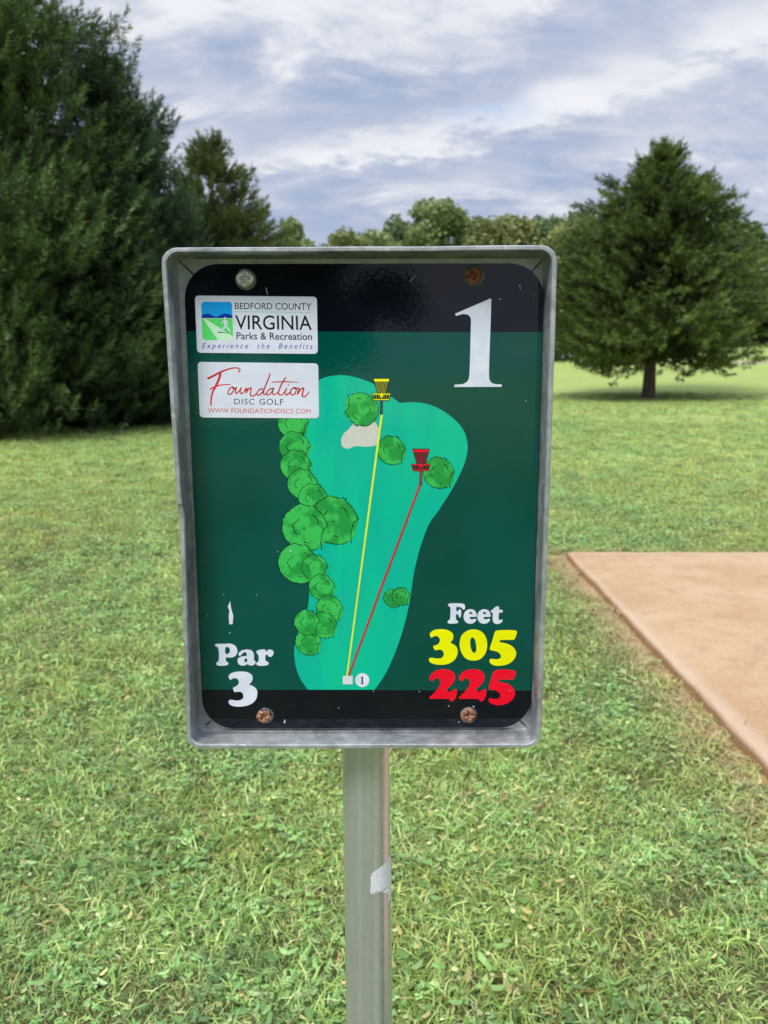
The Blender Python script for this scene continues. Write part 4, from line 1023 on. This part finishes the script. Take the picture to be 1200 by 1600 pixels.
A.add(ribbon([b2(215, 360), b2(235, 366), b2(270, 366), b2(330, 371)], [1.0, 1.5, 0.9, 0.5], y=st(4)), 5)
A.add(poly([circ(*b2(285, 227), 1.6, 12)], st(5)), 4)
W = lambda pts, ws, l: A.add(ribbon([b2(*p) for p in pts], ws, y=st(l)), 4)
W([(285, 240), (288, 265), (293, 300)], [1.6, 4.6, 3.0], 5); W([(293, 300), (275, 325), (252, 352), (240, 358)], [2.6, 2.2, 1.5, 1.2], 6); W([(293, 300), (312, 325), (330, 350), (335, 370)], [2.6, 2.2, 1.6, 1.2], 7)
W([(282, 245), (262, 265), (252, 285)], [1.8, 1.4, 1.0], 8); W([(292, 245), (312, 270), (308, 296)], [1.8, 1.4, 1.0], 9)
A.make('walker_logo', [PR['lgreen'], PR['blue'], PR['navy'], PR['path'], PR['vinyl'], PR['text']], s1)
# red script
SCR = [([(88, 170), (150, 140), (215, 106), (290, 76), (360, 62), (402, 70), (410, 85), (390, 108)], [24, 22, 20, 16, 13, 13, 14, 10]),
       ([(218, 112), (207, 160), (172, 240), (142, 300), (126, 370), (124, 436)], [22, 26, 24, 19, 17, 14]),
       ([(112, 276), (160, 250), (230, 230), (318, 226)], [14, 15, 12, 9]),
       ([(326, 250), (300, 282), (292, 315), (310, 324), (338, 300), (352, 262), (330, 250), (352, 268), (378, 252)], 14),
       ([(380, 250), (365, 290), (372, 314), (398, 296), (424, 256)], 15), ([(424, 254), (412, 298), (424, 318), (446, 302), (470, 262)], 15),
       ([(482, 258), (468, 312)], 16), ([(470, 308), (498, 268), (520, 258), (514, 300), (518, 336), (540, 340), (572, 318)], 15),
       ([(640, 268), (602, 278), (576, 318), (596, 332), (632, 300), (652, 262)], 15), ([(710, 114), (692, 168), (660, 244), (642, 302), (650, 326), (680, 306)], [13, 14, 15, 15, 13, 11]),
       ([(738, 260), (700, 276), (672, 318), (690, 330), (724, 300), (744, 262), (730, 306), (745, 326), (790, 300)], 14),
       ([(862, 156), (830, 206), (800, 272), (790, 318), (812, 332), (852, 300)], [16, 15, 15, 15, 13, 10]), ([(724, 203), (850, 199), (990, 204)], [9, 12, 5]),
       ([(872, 262), (852, 308), (866, 330), (908, 300)], 15), ([(882, 232), (892, 228)], [13, 11]),
       ([(938, 256), (912, 288), (914, 324), (938, 328), (962, 296), (964, 264), (940, 256), (960, 268), (985, 256)], 14),
       ([(995, 256), (978, 324)], 16), ([(980, 320), (1012, 272), (1038, 262), (1030, 304), (1026, 340), (1050, 346), (1096, 294)], [14, 14, 15, 15, 16, 14, 7])]
A = Acc()
for k, (pts, ws) in enumerate(SCR):
    q = crm(pts, 6, False)
    if isinstance(ws, (list, tuple)): w2 = list(np.interp(np.linspace(0, len(ws)-1, len(q)), range(len(ws)), ws)/6.316*0.95)
    else: w2 = [ws/6.316*0.92*(0.75+0.3*abs(math.sin(i*0.35))) for i in range(len(q))]
    A.add(ribbon([f2(*p) for p in q], w2, y=st(1+k*0.4)))
A.make('script_lettering', [PR['brick']], s2)
text('DISC GOLF', [f2(354, 366), f2(838, 369), f2(838, 428), f2(354, 422)], PR['text'], s2, bold=0.0, spacing=1.12)
text('WWW FOUNDATIONDISCS COM', [f2(93, 459), f2(1106, 467), f2(1107, 514), f2(95, 505)], PR['brick'], s2, bold=0.0)

# ---- screws
def mat_screw(name, a, b, metal, rough):
    m, t, p = principled(name); P = t.pos(); n = t.noise(P, 260.0, 5, 0.7, 0.6)
    t.l.new(t.mix(t.map(n, 0.38, 0.62), a, b), p.inputs['Base Color']); p.inputs['Metallic'].default_value = metal; p.inputs['Roughness'].default_value = rough
    t.l.new(t.bump(n, 0.6, 0.0008), p.inputs['Normal']); return m
M_ZINC = mat_screw('zinc_screw', (0.42, 0.42, 0.40), (0.66, 0.66, 0.63), 0.85, 0.3)
M_RUST = mat_screw('rusty_screw', (0.10, 0.028, 0.014), (0.30, 0.105, 0.05), 0.1, 0.7)
M_RUSTL = mat_screw('light_rust_screw', (0.13, 0.045, 0.022), (0.48, 0.24, 0.14), 0.25, 0.5)
M_SEAL = mat_screw('grimy_washer', (0.05, 0.05, 0.05), (0.13, 0.13, 0.125), 0.2, 0.2)
def screw(px, py, rpx, mat, wash, label, rot=0.0, lump=0.0):
    y = D_PAN; c = on_y(px, py, y); k = y/FPX; r = rpx*k
    rn = 14; sn = 36; V = [(c[0], y-0.0028, c[2])]; F = []
    def h(x, z):
        rr = math.hypot(x, z); b = 0.0031*math.sqrt(max(0, 1-(rr*0.93)**2))
        cx_, cz_ = x*math.cos(rot)+z*math.sin(rot), -x*math.sin(rot)+z*math.cos(rot)
        g = 0.0
        if abs(cx_) < 0.13 and abs(cz_) < 0.58: g = 1
        if abs(cz_) < 0.13 and abs(cx_) < 0.58: g = 1
        if rr < 0.22: g = 1.2
        b -= 0.0027*g*(1-0.5*rr)
        b += lump*0.0011*mnoise.noise(Vector((x*3+px, z*3, py)))
        return max(0.0002, b)
    V = [(c[0], y-h(0, 0), c[2])]
    for i in range(1, rn+1):
        for j in range(sn):
            q = 2*math.pi*j/sn; rr = i/rn; e = 1+lump*0.10*mnoise.noise(Vector((math.cos(q)*1.6+px, math.sin(q)*1.6, 0)))
            x, z = rr*math.cos(q)*e, rr*math.sin(q)*e; V.append((c[0]+x*r, y-h(x, z), c[2]+z*r))
    for j in range(sn):
        F.append((0, 1+(j+1) % sn, 1+j)[::-1])
        for i in range(rn-1):
            a = 1+i*sn; b = a+sn; F.append((a+j, a+(j+1) % sn, b+(j+1) % sn, b+j)[::-1][::-1])
    a = len(V)
    for j in range(sn):
        q = V[1+(rn-1)*sn+j]; V.append((q[0], y+0.0005, q[2]))
    for j in range(sn): F.append((1+(rn-1)*sn+j, 1+(rn-1)*sn+(j+1) % sn, a+(j+1) % sn, a+j))
    o = part('screw', V, F, mat, sign, True); o['label'] = label
    me = o.data; bm = bmesh.new(); bm.from_mesh(me); bmesh.ops.recalc_face_normals(bm, faces=bm.faces); bm.to_mesh(me); bm.free()
    if wash:
        V = []; F = []; prof_ = [(0.80, 0.0004), (0.92, 0.0014), (1.03, 0.0012), (1.12, 0.0003), (1.14, -0.0003)]
        dx, dz = wash[0]*k, wash[1]*k
        for j in range(sn):
            q = 2*math.pi*j/sn; e = wash[2]*(1+0.05*mnoise.noise(Vector((math.cos(q)*2+px, math.sin(q)*2, 4))))
            for (a_, b_) in prof_: V.append((c[0]+dx+math.cos(q)*a_*r*e, y-b_, c[2]-dz+math.sin(q)*a_*r*e))
        m_ = len(prof_)
        for j in range(sn):
            for i in range(m_-1): F.append((j*m_+i, j*m_+i+1, ((j+1) % sn)*m_+i+1, ((j+1) % sn)*m_+i))
        w_ = part('washer', V, F, M_SEAL, o, True)
        bm = bmesh.new(); bm.from_mesh(w_.data); bmesh.ops.recalc_face_normals(bm, faces=bm.faces)
        bm.to_mesh(w_.data); bm.free()
screw(382.8, 435.2, 13.6, M_ZINC, (1.2, 1.5, 1.06), 'clean zinc cross-head screw at the top left', 0.06, 0.6)
screw(738.5, 431.0, 12.9, M_RUST, (2.2, 0.0, 1.12), 'dark rust-brown screw at the top right', 0.4, 0.8)
screw(413.0, 1119.5, 12.2, M_RUSTL, (2.2, -1.6, 1.02), 'orange-brown rusty screw at the bottom left', 0.75, 2.2)
screw(731.8, 1117.0, 12.4, M_RUSTL, (0.6, 0.3, 1.03), 'brown worn screw at the bottom right', 0.1, 1.4)

# ---- post
def build_pole():
    m, t, p = principled('galvanised_tube')
    O = t.coord('Object'); x, y, z = t.xyz(O)
    streak = t.noise(t.mapping(O, (520, 520, 1.6)), 1.0, 4, 0.6); fine = t.noise(t.mapping(O, (500, 500, 900)), 1.0, 3, 0.6); rip = t.noise(t.mapping(O, (160, 160, 260)), 1.0, 4, 0.7, 0.6); big = t.noise(O, 18.0, 4, 0.6)
    c = t.mix(t.map(streak, 0.3, 0.7), (0.57, 0.585, 0.59), (0.62, 0.63, 0.635))
    c = t.mix(t.map(fine, 0.62, 0.75, 0, 0.4), c, (0.74, 0.75, 0.74)); c = t.mix(t.map(big, 0.58, 0.78, 0, 0.22), c, (0.36, 0.35, 0.32))
    # drawn-tube seam: a rippled vertical band left of the middle
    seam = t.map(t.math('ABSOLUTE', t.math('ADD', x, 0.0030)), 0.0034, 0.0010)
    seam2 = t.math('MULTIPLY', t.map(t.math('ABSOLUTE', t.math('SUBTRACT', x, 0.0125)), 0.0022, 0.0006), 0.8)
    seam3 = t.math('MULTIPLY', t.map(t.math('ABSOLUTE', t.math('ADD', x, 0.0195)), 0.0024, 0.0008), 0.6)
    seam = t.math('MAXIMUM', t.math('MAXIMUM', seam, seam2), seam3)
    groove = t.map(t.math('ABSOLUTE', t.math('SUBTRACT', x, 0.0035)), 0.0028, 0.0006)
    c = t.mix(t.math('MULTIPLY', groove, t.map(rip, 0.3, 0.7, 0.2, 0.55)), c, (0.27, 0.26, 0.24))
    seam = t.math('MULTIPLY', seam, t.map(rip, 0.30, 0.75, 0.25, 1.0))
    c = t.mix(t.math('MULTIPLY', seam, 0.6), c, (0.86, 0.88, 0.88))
    t.l.new(c, p.inputs['Base Color']); p.inputs['Metallic'].default_value = 0.72
    t.l.new(t.map(streak, 0.3, 0.7, 0.20, 0.27), p.inputs['Roughness'])
    hh = t.math('ADD', t.math('MULTIPLY', streak, 0.7), t.math('MULTIPLY', seam, 1.3)); hh = t.math('ADD', hh, t.math('MULTIPLY', fine, 0.25))
    t.l.new(t.bump(hh, 0.05, 0.0004), p.inputs['Normal'])
    top = PA + PD*0.36
    a_ = Vector((1, 0, 0)); a_ = (a_-PD*a_.dot(PD)).normalized(); b_ = PD.cross(a_)
    if b_.y > 0: b_ = -b_                 # b_ points at the camera side
    V = []; F = []; n = 48; m_ = 60; Lh = (top-PF).length
    for i in range(m_+1):
        c0 = PF + PD*Lh*i/m_
        for k in range(n):
            q = 2*math.pi*k/n; rr = POLE_R*(1+0.004*math.sin(q*2+i*0.15)); V.append(c0+(a_*math.cos(q)+b_*math.sin(q))*rr)
    for i in range(m_):
        for k in range(n): F.append((i*n+k, i*n+(k+1) % n, (i+1)*n+(k+1) % n, (i+1)*n+k))
    F.append(tuple(m_*n+k for k in range(n)))
    pole = part('post', V, F, m, sign, True)
    me = pole.data; bm = bmesh.new(); bm.from_mesh(me); bmesh.ops.recalc_face_normals(bm, faces=bm.faces); bm.to_mesh(me); bm.free()
    for q in me.polygons:
        if q.loop_total > 4: q.use_smooth = False
    # torn sticker remnant wrapped on the right of the post
    mt, t, p = principled('torn_adhesive'); n_ = t.noise(t.pos(), 900.0, 4, 0.7)
    t.l.new(t.mix(t.map(n_, 0.40, 0.62), (0.50, 0.50, 0.51), (0.86, 0.86, 0.87)), p.inputs['Base Color']); p.inputs['Roughness'].default_value = 0.5
    t.l.new(t.bump(n_, 0.5, 0.0005), p.inputs['Normal'])
    # rows of the tear: height px, left px, right px (1.0 = runs round the side)
    rows = [(625, 399, 420), (640, 393, 420), (655, 374, 420), (668, 352, 420), (680, 322, 420), (690, 300, 420), (702, 288, 420), (720, 284, 420), (745, 285, 420), (770, 283, 420), (795, 281, 420), (808, 284, 420), (815, 296, 420), (822, 305, 318), (815, 335, 420), (812, 355, 420), (822, 368, 420), (840, 379, 420), (860, 381, 418), (880, 378, 402), (889, 381, 390)]
    rows = [r_ for r_ in rows if r_[0] != 822 or r_[1] > 360]
    rows.sort(); V = []; F = []; NS = 8
    for (yy, xl, xr) in rows:
        py = 1150+yy/3.554
        f = (py-1170)/430.0; ctr = PA.lerp(PB, f)
        cxp = 571.6+(577.3-571.6)*f; hw = 38.3
        def ang(xz):
            u = (500+xz/3.554-cxp)/hw
            return math.asin(u) if u < 0.93 else math.asin(0.93)+(u-0.93)*6
        a0, a1 = ang(xl), ang(xr)
        for k in range(NS+1):
            q = a0+(a1-a0)*k/NS + (0.03*mnoise.noise(Vector((yy*0.11, 3, 1))) if k == 0 else 0); V.append(ctr+(a_*math.sin(q)+b_*math.cos(q))*(POLE_R*1.016))
    for i in range(len(rows)-1):
        for k in range(NS): F.append((i*(NS+1)+k, i*(NS+1)+k+1, (i+1)*(NS+1)+k+1, (i+1)*(NS+1)+k))
    o = part('torn_sticker', V, F, mt, pole, True); o['label'] = 'torn whitish remnant stuck on the right of the post'
build_pole()
